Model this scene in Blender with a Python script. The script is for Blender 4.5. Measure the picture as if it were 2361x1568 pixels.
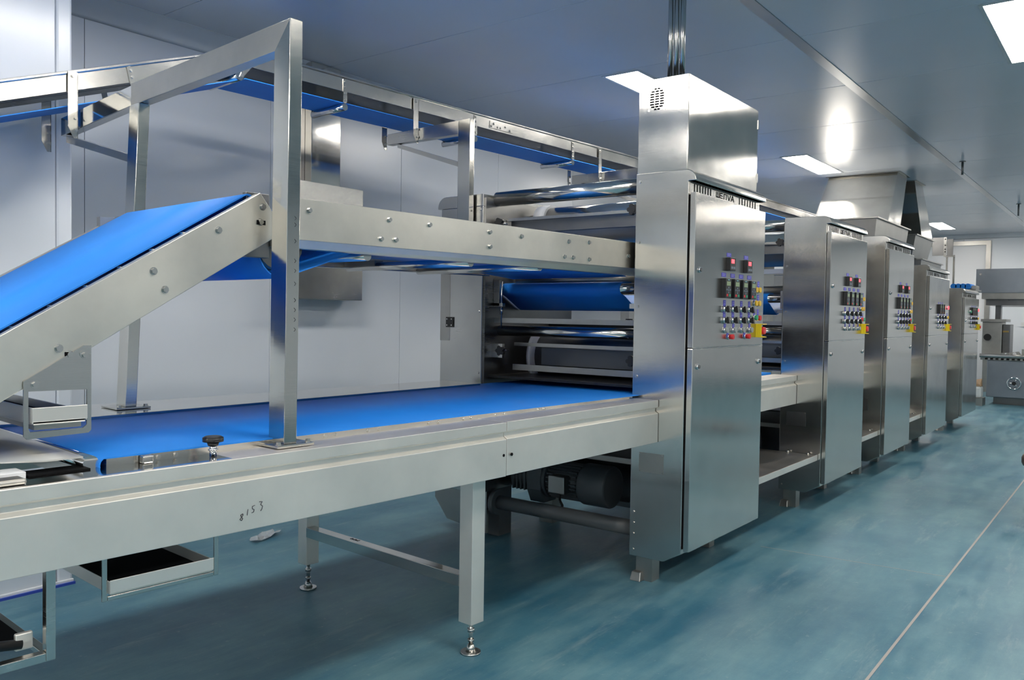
import bpy, bmesh, math, random
from mathutils import Vector, Matrix
random.seed(7)
for o in list(bpy.data.objects): bpy.data.objects.remove(o, do_unlink=True)
scene = bpy.context.scene
COL = scene.collection

# ------------------------------------------------------------------ camera
W, H, FPX = 2361, 1568, 1910.17
YAW, PITCH, ROLL = .6536, -.0307, .0153
def cam_axes():
    cy, sy, cp, sp = math.cos(YAW), math.sin(YAW), math.cos(PITCH), math.sin(PITCH)
    d = Vector((cy*cp, sy*cp, sp)); r = Vector((sy, -cy, 0)); u = r.cross(d)
    c, s = math.cos(ROLL), math.sin(ROLL)
    return r*c + u*s, u*c - r*s, d
cr, cu, cd = cam_axes()
cam = bpy.data.cameras.new('camera'); cam.sensor_width = 36; cam.lens = FPX/W*36
cam.clip_start = .05; cam.clip_end = 100
camo = bpy.data.objects.new('camera', cam); COL.objects.link(camo)
camo.matrix_world = Matrix(((cr.x, cu.x, -cd.x, 0), (cr.y, cu.y, -cd.y, 0), (cr.z, cu.z, -cd.z, 1.33), (0, 0, 0, 1)))
scene.camera = camo
# ------------------------------------------------------------------ world / exposure
world = bpy.data.worlds.new('world'); scene.world = world; world.use_nodes = True
world.node_tree.nodes['Background'].inputs[0].default_value = (.5, .55, .6, 1)
world.node_tree.nodes['Background'].inputs[1].default_value = .05
scene.view_settings.view_transform = 'Standard'; scene.view_settings.look = 'None'
scene.view_settings.gamma = 1; scene.view_settings.use_curve_mapping = False
scene.view_settings.exposure = 0.0
LAMP = 40.0            # emission of the ceiling light panels

# ------------------------------------------------------------------ materials
def base_mat(name):
    m = bpy.data.materials.new(name); m.use_nodes = True
    nt = m.node_tree; b = nt.nodes['Principled BSDF']
    return m, nt, b
def plain(name, col, rough=.5, metal=0., spec=.5, coat=0):
    m, nt, b = base_mat(name)
    b.inputs['Base Color'].default_value = (*col, 1); b.inputs['Roughness'].default_value = rough
    b.inputs['Metallic'].default_value = metal; b.inputs['Specular IOR Level'].default_value = spec
    return m
def emit(name, col, strength):
    m, nt, b = base_mat(name)
    b.inputs['Base Color'].default_value = (*col, 1)
    b.inputs['Emission Color'].default_value = (*col, 1); b.inputs['Emission Strength'].default_value = strength
    return m
def tex_coord(nt, scale=(1, 1, 1)):
    t = nt.nodes.new('ShaderNodeTexCoord'); mp = nt.nodes.new('ShaderNodeMapping')
    mp.inputs['Scale'].default_value = scale
    nt.links.new(t.outputs['Object'], mp.inputs['Vector']); return mp
def noise(nt, vec, scale, detail=3., rough=.5):
    n = nt.nodes.new('ShaderNodeTexNoise'); n.inputs['Scale'].default_value = scale
    n.inputs['Detail'].default_value = detail; n.inputs['Roughness'].default_value = rough
    nt.links.new(vec.outputs[0], n.inputs['Vector']); return n
def ramp(nt, fac, stops):
    r = nt.nodes.new('ShaderNodeValToRGB'); e = r.color_ramp.elements
    e[0].position, e[0].color = stops[0][0], (*stops[0][1], 1)
    e[1].position, e[1].color = stops[1][0], (*stops[1][1], 1)
    for p, c in stops[2:]:
        x = e.new(p); x.color = (*c, 1)
    nt.links.new(fac, r.inputs['Fac']); return r
def maprange(nt, fac, a, b, lo=.3, hi=.7):
    m = nt.nodes.new('ShaderNodeMapRange'); m.inputs[1].default_value = lo; m.inputs[2].default_value = hi
    m.inputs[3].default_value = a; m.inputs[4].default_value = b
    nt.links.new(fac, m.inputs[0]); return m
def bump(nt, fac, strength, dist=.01, chain=None):
    b = nt.nodes.new('ShaderNodeBump'); b.inputs['Strength'].default_value = strength; b.inputs['Distance'].default_value = dist
    nt.links.new(fac, b.inputs['Height'])
    if chain: nt.links.new(chain.outputs[0], b.inputs['Normal'])
    return b
def steel(name, col=(.60, .59, .56), r0=.16, r1=.30, brush=(1, 1, 60), wave=.10, wave_scale=2.2, brushamt=.02, stain=.12, aniso=None, amt=.9):
    """stainless sheet: brushed grain, finger smudges, slight sheet waviness"""
    m, nt, b = base_mat(name)
    b.inputs['Metallic'].default_value = 1
    v = tex_coord(nt); vb = tex_coord(nt, brush)
    n1 = noise(nt, v, 3.5, 5, .6)
    c = ramp(nt, n1.outputs['Fac'], [(.3, tuple(x*(1-stain) for x in col)), (.65, col)])
    nt.links.new(c.outputs[0], b.inputs['Base Color'])
    n2 = noise(nt, vb, 12, 4, .6)
    mx = nt.nodes.new('ShaderNodeMath'); mx.operation = 'ADD'
    a1 = maprange(nt, n1.outputs['Fac'], r0*.6, r1*.6); a2 = maprange(nt, n2.outputs['Fac'], r0*.4, r1*.4)
    nt.links.new(a1.outputs[0], mx.inputs[0]); nt.links.new(a2.outputs[0], mx.inputs[1])
    nt.links.new(mx.outputs[0], b.inputs['Roughness'])
    n3 = noise(nt, v, wave_scale, 1, .4)
    bp = bump(nt, n3.outputs['Fac'], wave, .02)
    bp2 = bump(nt, n2.outputs['Fac'], brushamt, .004, bp)
    nt.links.new(bp2.outputs[0], b.inputs['Normal'])
    if aniso:      # grain direction: 'h' smears reflections sideways, 'v' up and down
        b.inputs['Anisotropic'].default_value = amt
        if aniso == 'h':
            g = nt.nodes.new('ShaderNodeNewGeometry'); x = nt.nodes.new('ShaderNodeVectorMath'); x.operation = 'CROSS_PRODUCT'
            nt.links.new(g.outputs['True Normal'], x.inputs[0]); x.inputs[1].default_value = (0, 0, 1)
            nt.links.new(x.outputs[0], b.inputs['Tangent'])
        else:
            c_ = nt.nodes.new('ShaderNodeCombineXYZ'); c_.inputs[2].default_value = 1; nt.links.new(c_.outputs[0], b.inputs['Tangent'])
    return m
M = {}
M['steel'] = steel('brushed_steel')
M['panel'] = steel('brushed_steel_rail', (.90, .855, .785), .36, .48, (60, 60, 1), .04, 2, .03, .10, 'v', .3)
M['panel'].node_tree.nodes['Principled BSDF'].inputs['Metallic'].default_value = .78
M['feed'] = steel('feed_panel_steel', (.82, .785, .705), .28, .40, (60, 60, 1), .05, 2.0, .02, .16, 'v', .3)
M['cab'] = steel('cabinet_steel', (.65, .63, .59), .11, .20, (1, 1, 80), .12, 1.0, .02, .10, 'h', .93)
M['mirror'] = steel('polished_steel', (.66, .65, .62), .05, .14, (1, 1, 30), .06, 3, .0, .1)
M['post'] = steel('polished_tube_steel', (.62, .61, .57), .08, .20, (1, 1, 20), .08, 4, .01, .12)
M['dull'] = steel('dull_steel', (.46, .45, .42), .30, .45, (1, 1, 30), .04, 3, .03, .2)
M['darksteel'] = steel('dark_steel', (.22, .22, .22), .25, .40, (1, 1, 30), .03, 3, .02, .2)
M['roll'] = steel('roller_steel', (.66, .65, .62), .10, .18, (1, 1, 30), .004, 3, .0, .1)
M['guard'] = steel('grey_guard_steel', (.33, .36, .40), .30, .40, (1, 1, 30), .03, 2, .0, .1)
M['box'] = steel('box_cover_steel', (.62, .61, .58), .10, .20, (1, 1, 40), .08, 1.6, .01, .14, 'h', .95)
M['plate'] = plain('matt_plate_steel', (.70, .69, .65), .42, .7)
M['chrome'] = plain('chrome', (.75, .75, .76), .08, 1)
M['bolt'] = plain('bolt_steel', (.6, .59, .56), .25, 1)
M['black'] = plain('black_plastic', (.012, .012, .013), .35)
M['dark'] = plain('dark_void', (.006, .006, .007), .8, 0, .1)
M['white'] = plain('white_plastic', (.75, .76, .78), .35)
M['motor'] = plain('grey_motor_paint', (.085, .095, .105), .45)
M['darkpaint'] = plain('dark_grey_tube_paint', (.13, .135, .14), .42)
M['red'] = plain('red_plastic', (.65, .02, .02), .3)
M['yellow'] = plain('yellow_plastic', (.85, .62, .01), .35)
M['amber'] = plain('amber_button', (.80, .48, .02), .3)
M['green'] = plain('green_button', (.02, .35, .16), .3)
M['grey'] = plain('grey_button', (.30, .32, .31), .35)
M['tag'] = plain('violet_blue_label', (.09, .085, .50), .5)
M['tagtext'] = plain('label_print', (.30, .30, .62), .5)
M['lcd'] = plain('green_lcd', (.28, .36, .20), .3)
M['key'] = plain('keypad_keys', (.16, .20, .25), .4)
M['cyan'] = plain('cyan_badge', (.25, .6, .65), .4)
M['redled'] = emit('red_led_display', (1, .07, .09), 2.2)
M['ink'] = plain('marker_ink', (.05, .05, .06), .6)
M['alu'] = plain('aluminium_profile', (.50, .53, .56), .28, .85)
M['brass'] = plain('brass', (.6, .42, .15), .3, 1)

def belt_mat():
    m, nt, b = base_mat('blue_belt')
    v = tex_coord(nt); n = noise(nt, v, 2.5, 4, .6)
    c = ramp(nt, n.outputs['Fac'], [(.3, (.012, .20, .70)), (.7, (.016, .24, .78))])
    nt.links.new(c.outputs[0], b.inputs['Base Color'])
    b.inputs['Roughness'].default_value = .55; b.inputs['Specular IOR Level'].default_value = .35
    w = noise(nt, v, 900, 1); bp = bump(nt, w.outputs['Fac'], .08, .001); nt.links.new(bp.outputs[0], b.inputs['Normal'])
    return m
M['belt'] = belt_mat()
M['belt_back'] = plain('belt_underside', (.008, .055, .36), .6, 0, .3)

def floor_mat():
    m, nt, b = base_mat('worn_teal_floor_paint')
    v = tex_coord(nt); vs = tex_coord(nt, (.35, 1.6, 1))
    n1 = noise(nt, v, 2.0, 7, .68); n2 = noise(nt, vs, 3.4, 9, .74); n3 = noise(nt, v, 30, 4, .7)
    c1 = ramp(nt, n1.outputs['Fac'], [(.38, (.032, .130, .196)), (.62, (.098, .232, .282))])
    c2 = ramp(nt, n2.outputs['Fac'], [(.40, (.022, .115, .185)), (.62, (.165, .285, .315))])
    mx = nt.nodes.new('ShaderNodeMix'); mx.data_type = 'RGBA'; mx.inputs[0].default_value = .5
    nt.links.new(c1.outputs[0], mx.inputs[6]); nt.links.new(c2.outputs[0], mx.inputs[7])
    mk = maprange(nt, n3.outputs['Fac'], 0, .40, .62, .76)
    m2 = nt.nodes.new('ShaderNodeMix'); m2.data_type = 'RGBA'; m2.inputs[7].default_value = (.40, .44, .42, 1)
    nt.links.new(mk.outputs[0], m2.inputs[0]); nt.links.new(mx.outputs[2], m2.inputs[6])
    # long scuff streaks
    vx = tex_coord(nt, (.5, 3.2, 1)); n4 = noise(nt, vx, 2.4, 7, .75)
    k4 = maprange(nt, n4.outputs['Fac'], 0, .45, .56, .76)
    m3 = nt.nodes.new('ShaderNodeMix'); m3.data_type = 'RGBA'; m3.inputs[7].default_value = (.33, .40, .39, 1)
    nt.links.new(k4.outputs[0], m3.inputs[0]); nt.links.new(m2.outputs[2], m3.inputs[6])
    nt.links.new(m3.outputs[2], b.inputs['Base Color'])
    r = maprange(nt, n2.outputs['Fac'], .30, .55); nt.links.new(r.outputs[0], b.inputs['Roughness'])
    b.inputs['Specular IOR Level'].default_value = .35
    bp = bump(nt, n3.outputs['Fac'], .06, .004); nt.links.new(bp.outputs[0], b.inputs['Normal'])
    return m
M['floor'] = floor_mat()
def sheet_mat(name, col, rough, spec, wave=.05, metal=0):
    m, nt, b = base_mat(name)
    v = tex_coord(nt, (1, 1, 1)); n = noise(nt, v, 1.2, 3, .5)
    c = ramp(nt, n.outputs['Fac'], [(.3, tuple(x*.96 for x in col)), (.7, col)])
    nt.links.new(c.outputs[0], b.inputs['Base Color'])
    b.inputs['Roughness'].default_value = rough; b.inputs['Specular IOR Level'].default_value = spec
    b.inputs['Metallic'].default_value = metal
    n2 = noise(nt, v, .9, 1, .4); bp = bump(nt, n2.outputs['Fac'], wave, .03); nt.links.new(bp.outputs[0], b.inputs['Normal'])
    return m
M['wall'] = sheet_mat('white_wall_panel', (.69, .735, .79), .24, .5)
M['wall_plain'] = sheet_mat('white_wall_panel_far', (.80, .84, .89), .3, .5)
M['ceil'] = sheet_mat('pale_ceiling_panel', (.56, .605, .67), .27, .7, .05)
M['joint'] = plain('panel_joint_sealant', (.16, .18, .20), .6)
M['base_white'] = plain('white_skirting', (.72, .74, .76), .35)
M['base_blue'] = plain('blue_skirting_line', (.03, .07, .40), .5)
M['floorline'] = plain('pinkish_floor_joint', (.34, .31, .29), .6)
M['lamp'] = emit('lamp_diffuser', (1.0, .945, .87), LAMP)
M['lampframe'] = plain('lamp_frame', (.55, .58, .60), .3, .3)
M['film'] = plain('clear_plastic_film', (.75, .8, .82), .12)
M['film'].node_tree.nodes['Principled BSDF'].inputs['Transmission Weight'].default_value = .6
M['leather'] = plain('brown_leather', (.09, .05, .035), .4)
M['cloth'] = plain('pale_cloth', (.55, .58, .58), .8)
M['card'] = plain('brown_card', (.28, .19, .11), .7)

# ------------------------------------------------------------------ mesh helpers
def add3(a, b): return (a[0]+b[0], a[1]+b[1], a[2]+b[2])
class MB:
    def __init__(s): s.v = []; s.f = []; s.mi = []; s.sm = []
    def face(s, idx, mi=0, sm=False): s.f.append(idx); s.mi.append(mi); s.sm.append(sm)
    def hexa(s, p, mi=0):
        n = len(s.v); s.v += [tuple(q) for q in p]
        for q in ((0, 3, 2, 1), (4, 5, 6, 7), (0, 1, 5, 4), (1, 2, 6, 5), (2, 3, 7, 6), (3, 0, 4, 7)):
            s.face([n+i for i in q], mi)
        return s
    def box(s, x0, x1, y0, y1, z0, z1, mi=0):
        return s.hexa([(x0, y0, z0), (x1, y0, z0), (x1, y1, z0), (x0, y1, z0), (x0, y0, z1), (x1, y0, z1), (x1, y1, z1), (x0, y1, z1)], mi)
    def fbox(s, s0, s1, t0, t1, z0, z1, mi=0):
        return s.hexa([F(s0, t0, z0), F(s1, t0, z0), F(s1, t1, z0), F(s0, t1, z0), F(s0, t0, z1), F(s1, t0, z1), F(s1, t1, z1), F(s0, t1, z1)], mi)
    def prism(s, pts, d, mi=0, sm=False):
        n = len(s.v); k = len(pts); s.v += [tuple(p) for p in pts] + [add3(p, d) for p in pts]
        s.face(list(range(n, n+k)), mi); s.face(list(range(n+2*k-1, n+k-1, -1)), mi)
        for i in range(k):
            j = (i+1) % k; s.face([n+i, n+j, n+k+j, n+k+i], mi, sm)
        return s
    def loft(s, a, b, mi=0):      # two matching polygons -> solid
        n = len(s.v); k = len(a); s.v += [tuple(p) for p in a] + [tuple(p) for p in b]
        s.face(list(range(n, n+k)), mi); s.face(list(range(n+2*k-1, n+k-1, -1)), mi)
        for i in range(k):
            j = (i+1) % k; s.face([n+i, n+j, n+k+j, n+k+i], mi)
        return s
    def cyl(s, p0, p1, r0, r1=None, n=20, mi=0, caps=True):
        r1 = r0 if r1 is None else r1
        a = Vector(p0); b = Vector(p1); d = (b-a).normalized()
        u = d.orthogonal().normalized(); w = d.cross(u); k = len(s.v)
        for c, r in ((a, r0), (b, r1)):
            for i in range(n):
                t = 2*math.pi*i/n; s.v.append(tuple(c + u*(r*math.cos(t)) + w*(r*math.sin(t))))
        for i in range(n):
            j = (i+1) % n; s.face([k+i, k+j, k+n+j, k+n+i], mi, True)
        if caps:
            s.face(list(range(k, k+n)), mi); s.face(list(range(k+2*n-1, k+n-1, -1)), mi)
        return s
    def tube(s, pts, r, n=8, mi=0):
        for a, b in zip(pts[:-1], pts[1:]): s.cyl(a, b, r, None, n, mi)
        return s
    def ring(s, c, axis, R, r, n=24, m=8, mi=0):
        c = Vector(c); d = Vector(axis).normalized(); u = d.orthogonal().normalized(); w = d.cross(u); k = len(s.v)
        for i in range(n):
            t = 2*math.pi*i/n; e = u*math.cos(t)+w*math.sin(t)
            for j in range(m):
                q = 2*math.pi*j/m; s.v.append(tuple(c + e*(R+r*math.cos(q)) + d*(r*math.sin(q))))
        for i in range(n):
            for j in range(m):
                i2, j2 = (i+1) % n, (j+1) % m
                s.face([k+i*m+j, k+i2*m+j, k+i2*m+j2, k+i*m+j2], mi, True)
        return s
    def strip(s, left, right, thick_dir, th, mi=0, sm=True):
        """belt: two matching polylines (left/right edges) with thickness"""
        n = len(s.v); k = len(left); off = [Vector(t)*th for t in thick_dir]
        for i in range(k):
            for P in (left[i], right[i], add3(right[i], off[i]), add3(left[i], off[i])): s.v.append(tuple(P))
        for i in range(k-1):
            a = n+4*i; b = a+4
            for q in range(4):
                p = (q+1) % 4; s.face([a+q, a+p, b+p, b+q], mi, sm and q in (0, 2))
        s.face([n, n+1, n+2, n+3], mi); e = n+4*(k-1); s.face([e+3, e+2, e+1, e], mi)
        return s
    def build(s, name, mat, parent=None, bev=0, **tags):
        me = bpy.data.meshes.new(name)
        org = Vector((0, 0, 0))
        if parent is not None:
            p = parent
            while p is not None: org += p.location; p = p.parent
        else:
            xs, ys, zs = zip(*s.v); org = Vector(((min(xs)+max(xs))/2, (min(ys)+max(ys))/2, min(zs)))
        me.from_pydata([tuple(Vector(q)-org) for q in s.v], [], s.f)
        for m in (mat if isinstance(mat, (list, tuple)) else [mat]): me.materials.append(M[m] if isinstance(m, str) else m)
        for p, mi, sm in zip(me.polygons, s.mi, s.sm): p.material_index = mi; p.use_smooth = sm
        bm = bmesh.new(); bm.from_mesh(me); bmesh.ops.recalc_face_normals(bm, faces=bm.faces); bm.to_mesh(me); bm.free()
        o = bpy.data.objects.new(name, me); COL.objects.link(o)
        if parent is not None: o.parent = parent
        else: o.location = org
        if bev:
            b = o.modifiers.new('bevel', 'BEVEL'); b.width = bev; b.segments = 2; b.limit_method = 'ANGLE'; b.angle_limit = math.radians(40)
        tag(o, **tags)
        return o
def tag(o, label=None, cat=None, group=None, kind=None):
    if label: o['label'] = label
    if cat: o['category'] = cat
    if group: o['group'] = group
    if kind: o['kind'] = kind
    return o
def thing(name, loc, label=None, cat=None, group=None, kind=None):
    o = bpy.data.objects.new(name, None); o.empty_display_size = .1; COL.objects.link(o); o.location = loc
    return tag(o, label, cat, group, kind)
def inst(src, loc, parent=None):
    o = src.copy(); COL.objects.link(o); o.location = loc
    if parent is not None: o.parent = parent
    return o

# yawed frame of the infeed side of the line (4 degrees off the machine axis)
TH = math.radians(-4); E1 = (math.cos(TH), math.sin(TH)); E2 = (-math.sin(TH), math.cos(TH)); OX, OY = 2.505, 1.94
def F(s, t, z): return (OX + E1[0]*s + E2[0]*t, OY + E1[1]*s + E2[1]*t, z)
def Fd(s, t, z): return (E1[0]*s + E2[0]*t, E1[1]*s + E2[1]*t, z)

# ================================================================== THE ROOM
ZC, YW, XB = 3.0, 4.6, 18.0
XF, YR = -4.2, -5.2
floor = MB().box(XF, XB+.1, YR, YW+.1, -.1, 0).build('floor', 'floor', kind='structure')
MB().box(-4.2, 18, .777, .788, -.001, .0012).build('joint_line', 'floorline', floor)
MB().hexa([(4.70, 1.75, -.001), (4.704, 1.75, -.001), (4.784, .79, -.001), (4.78, .79, -.001), (4.70, 1.75, .0008), (4.704, 1.75, .0008), (4.784, .79, .0008), (4.78, .79, .0008)]).build('crack_line', 'floorline', floor)
ceiling = MB().box(XF, XB+.1, YR, YW+.1, ZC+.06, ZC+.12).build('ceiling', 'joint', kind='structure')
# ceiling panels, 1.2 m wide, between aluminium strips
px0 = 4.96 - 1.2*8
bands = [(-5.2, -2.40), (-2.34, 1.685), (1.755, 4.6)]
for (a, b) in bands:
    pm = None
    for k in range(20):
        x0 = px0 + 1.2*k
        if x0 > XB: break
        if pm is None:
            pm = MB().box(x0+.002, x0+1.198, a, b, ZC, ZC+.059).build('ceiling_panel', 'ceil', ceiling, bev=.003)
            pm0 = x0
        else: inst(pm, (x0-pm0, 0, 0), ceiling)
for y in (1.685, -2.40): MB().box(XF, XB, y, y+.07, ZC-.004, ZC+.05).build('ceiling_strip', 'alu', ceiling)
# left wall: backing + panels
wl = MB().box(XF, XB+.1, YW+.05, YW+.12, 0, ZC).build('wall_left', 'joint', kind='structure')
pm = None
for k in range(21):
    x0 = 4.57 - 1.2*8 + 1.2*k
    if x0 > XB: break
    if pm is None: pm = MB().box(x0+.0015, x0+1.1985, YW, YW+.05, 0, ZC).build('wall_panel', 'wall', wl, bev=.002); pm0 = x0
    else: inst(pm, (x0-pm0, 0, 0), wl)
def cove(pa, pb, u, v, R, name, n=8):
    """quarter-round cove along pa->pb; u, v point from the corner along the wall/ceiling"""
    A = [Vector(pa)]; 
    for i in range(n+1):
        t = math.pi/2*i/n
        A.append(Vector(pa) + Vector(u)*R*(1-math.sin(t)) + Vector(v)*R*(1-math.cos(t)))
    d = Vector(pb)-Vector(pa)
    m = MB(); k = len(A); base = 0
    m.v = [tuple(p) for p in A] + [tuple(p+d) for p in A]
    m.face(list(range(k))); m.face(list(range(2*k-1, k-1, -1)))
    for i in range(k):
        j = (i+1) % k; m.face([i, j, k+j, k+i], 0, 1 <= i < k-1)
    return m.build(name, 'wall', kind='structure')
cove((1.88, YW, ZC), (XB, YW, ZC), (0, 0, -1), (0, -1, 0), .11, 'trim_1')
cove((XB, YR, ZC), (XB, YW, ZC), (0, 0, -1), (-1, 0, 0), .09, 'trim_2')
# pillar boxed into the left wall
pl = MB().box(.6, 1.795, 4.09, 4.62, 0, ZC).build('wall_pillar', 'wall', kind='structure', bev=.004)
MB().box(1.797, 1.872, 4.088, 4.62, 0, ZC).build('corner_panel', 'wall', pl, bev=.012)
MB().box(.6, 1.872, 4.076, 4.0875, .006, .026).build('baseboard_pillar', 'base_white', bev=.006, kind='structure')
MB().box(.6, 1.874, 4.066, 4.0875, 0, .012).build('baseboard_pillar_line', 'base_blue', kind='structure')
MB().box(1.88, XB, YW-.012, YW-.0005, .006, .026).build('baseboard_left', 'base_white', bev=.006, kind='structure')
MB().box(1.88, XB, YW-.022, YW-.0005, 0, .012).build('baseboard_left_line', 'base_blue', kind='structure')
wb = MB().box(XB+.05, XB+.12, YR, YW+.1, 0, ZC).build('wall_back', 'joint', kind='structure')
for k in range(10):
    y0 = -5.2+1.15*k
    if y0 > YW-.05: break
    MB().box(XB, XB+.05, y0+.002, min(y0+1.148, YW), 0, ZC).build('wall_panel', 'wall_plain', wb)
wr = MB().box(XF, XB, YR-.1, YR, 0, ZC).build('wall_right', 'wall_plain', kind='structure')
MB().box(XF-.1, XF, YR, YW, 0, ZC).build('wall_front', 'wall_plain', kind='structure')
# steel-framed door in the back wall
d1 = MB().box(XB-.012, XB+.0, 2.465, 3.55, .0, 2.79).build('door_1', 'white', kind='structure')
fr = MB().box(XB-.05, XB-.001, 2.385, 2.465, 0, 2.87).box(XB-.05, XB-.001, 3.55, 3.63, 0, 2.87).box(XB-.05, XB-.001, 2.465, 3.55, 2.79, 2.87)
fr.build('door_frame', 'dull', d1)
# small wall socket on back wall
so = thing('wall_socket', (XB-.01, 1.72, 1.25), 'white double wall socket beside the far cutting machine', 'socket')
MB().box(XB-.02, XB-.001, 1.62, 1.86, 1.25, 1.33).build('plate', 'white', so); MB().box(XB-.026, XB-.019, 1.66, 1.82, 1.275, 1.305).build('face', 'base_white', so)

# ------------------------------------------------------------------ ceiling lights
rows = [(2.925, 'inner row'), (.615, 'outer row'), (-1.70, '')]
xs = [-3.4, -1.0,  1.5, 5.01, 8.53, 12.04, 15.56]  # two lowest columns are unseen lamps added to brighten that end
lamp_lab = {(5.01, 2.925): 'lit ceiling light panel just left of the cable box top',
            (8.53, 2.925): 'lit ceiling light panel in front of the big exhaust duct',
            (15.56, 2.925): 'smallest lit ceiling light panel near the back wall',
            (5.01, .615): 'large lit ceiling light panel cut by the top right corner',
            (12.04, 2.925): 'lit ceiling light panel hidden behind the exhaust ducts'}
fm = dm = None
for (y, rn) in rows:
    for x in xs:
        lab = lamp_lab.get((x, y), 'lit ceiling light panel outside the picture')
        t = thing('ceiling_light', (x, y, ZC-.006), lab, 'ceiling light', 'ceiling light panels')
        if fm is None:
            f = MB()
            L, Wd = 1.2, .25
            f.box(x-.02, x+L+.02, y-Wd/2-.02, y-Wd/2, ZC-.006, ZC+.0); f.box(x-.02, x+L+.02, y+Wd/2, y+Wd/2+.02, ZC-.006, ZC)
            f.box(x-.02, x, y-Wd/2, y+Wd/2, ZC-.006, ZC); f.box(x+L, x+L+.02, y-Wd/2, y+Wd/2, ZC-.006, ZC)
            fm = f.build('frame', 'lampframe', t)
            dm = MB().box(x, x+L, y-Wd/2, y+Wd/2, ZC-.004, ZC-.0005).build('diffuser', 'lamp', t)
        else: inst(fm, (0, 0, 0), t); inst(dm, (0, 0, 0), t)
# short hanging rods
for (x, y, l, lab) in ((9.75, 1.58, .14, 'short dark rod hanging from the ceiling strip above the aisle'), (13.65, 1.49, .17, 'thin dark rod hanging from the ceiling at the right edge')):
    t = thing('ceiling_rod', (x, y, ZC-l), lab, 'rod', 'hanging rods')
    MB().cyl((x, y, ZC-l), (x, y, ZC-.006), .012, n=10).build('rod', 'darksteel', t)
    MB().cyl((x, y, ZC-.008), (x, y, ZC-.001), .03, n=14).build('ceiling_plate', 'darksteel', t)

# ================================================================== WALL BOX
t = thing('wall_box', (3.73, 4.5, 1.41), 'large blank steel box fixed to the left wall behind the line', 'electrical box')
MB().box(3.45, 4.012, 4.42, 4.598, 1.412, 2.19).build('body', 'dull', t, bev=.004)
MB().box(3.452, 4.010, 4.412, 4.419, 1.414, 2.188).build('cover', 'steel', t, bev=.002)
t = thing('wall_trunking', (3.72, 4.55, 2.2), 'vertical polished steel trunking above the steel wall box', 'trunking')
MB().box(3.60, 3.85, 4.47, 4.598, 2.195, ZC-.002).build('channel', 'mirror', t, bev=.003)
MB().box(3.535, 3.598, 4.54, 4.598, 2.195, ZC-.002).build('side_strip', 'dull', t)

# ================================================================== INFEED CONVEYOR (lower)
def bolt_head(m, p, axis, r=.009, h=.007, mi=0):
    a = Vector(p); d = Vector(axis).normalized()
    m.cyl(a, a+d*.0015, r*1.35, n=12, mi=mi); m.cyl(a+d*.0015, a+d*h, r, n=6, mi=mi)
    return m
NT = Fd(0, -1, 0)
BOLTS = {}
def bolts(name, par, pts, axis, r=.009, h=.007):
    key = (name, tuple(round(a, 4) for a in axis), r, h)
    org = Vector((0, 0, 0)); p = par
    while p is not None: org += p.location; p = p.parent
    if key not in BOLTS:
        m = MB(); bolt_head(m, (0, 0, 0), axis, r, h); me = bpy.data.meshes.new(name)
        me.from_pydata(m.v, [], m.f); me.materials.append(M['bolt'])
        for q, sm in zip(me.polygons, m.sm): q.use_smooth = False
        bm = bmesh.new(); bm.from_mesh(me); bmesh.ops.recalc_face_normals(bm, faces=bm.faces); bm.to_mesh(me); bm.free()
        BOLTS[key] = me
    for q in pts:
        o = bpy.data.objects.new(name, BOLTS[key]); COL.objects.link(o); o.parent = par; o.location = Vector(q)-org
ic = thing('infeed_conveyor', F(-.6, .6, 0), 'long low steel conveyor with wide blue belt standing in the left foreground', 'conveyor')
prof = [(.165, .914), (0, .914), (0, .879), (.016, .872), (.016, .857), (0, .848), (0, .705), (.03, .705), (.03, .709), (.006, .709), (.006, .842), (.026, .853), (.026, .876), (.006, .886), (.006, .909), (.165, .909)]
MB().prism([F(-2.3, a, z-.004) for a, z in prof], Fd(2.303, 0, .006)).build('side_rail', 'panel', ic, bev=.0015, label='long brushed front rail with handwritten 8153')
# second section towards the machine (straight)
e0 = Vector(F(.007, 0, 0)); e1v = Vector((3.675, 1.90, 0))
dirv = (e1v-e0); yv = Vector((0, 1, 0))
m = MB(); A = [tuple(e0+yv*a+Vector((0, 0, z+.004))) for a, z in prof]; m.prism(A, tuple(dirv+Vector((0, 0, .002))))
m.build('side_rail', 'panel', ic, bev=.0015, label='shorter front rail section ending at the first cabinet')
# polished top of the ledge
MB().hexa([F(-2.3, .012, .9095), F(.0, .012, .9145), F(.0, .16, .9145), F(-2.3, .16, .9095), F(-2.3, .012, .9105), F(.0, .012, .9155), F(.0, .16, .9155), F(-2.3, .16, .9105)]).build('ledge_plate', 'mirror', ic)
m = MB()
for p in ((-.012, -.0005, .79), ):
    m.cyl(F(p[0], .001, p[2]), F(p[0], -.001, p[2]), .006, n=12)
m.cyl((2.535, 1.936, .79), (2.535, 1.932, .79), .006, n=12)
m.build('rivet_hole', 'dark', ic)
# belt bed and belt
def FT(s, t): return F(s, t, 0)
BZ = .937
def btnear(s): return .09 + .012*(s+1.46)
def btfar(s): return .955 + .055*(s+1.25)
bed = MB().loft([F(-1.44, .125, .85), F(1.1, .165, .85), F(1.1, 1.1, .85), F(-1.44, .98, .85)], [F(-1.44, .125, BZ-.004), F(1.1, .165, BZ-.004), F(1.1, 1.1, BZ-.004), F(-1.44, .98, BZ-.004)]).build('belt_bed', 'steel', ic)
def belt_run(s0, s1):
    L_, R_, D_ = [], [], []
    n = 10
    for i in range(n+1):
        s = s0+(s1-s0)*i/n
        L_.append(F(s, btnear(s)+.035, BZ)); R_.append(F(s, btfar(s)+.03, BZ)); D_.append((0, 0, -1))
    return L_, R_, D_
L_, R_, D_ = belt_run(-1.44, 1.74)
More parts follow.
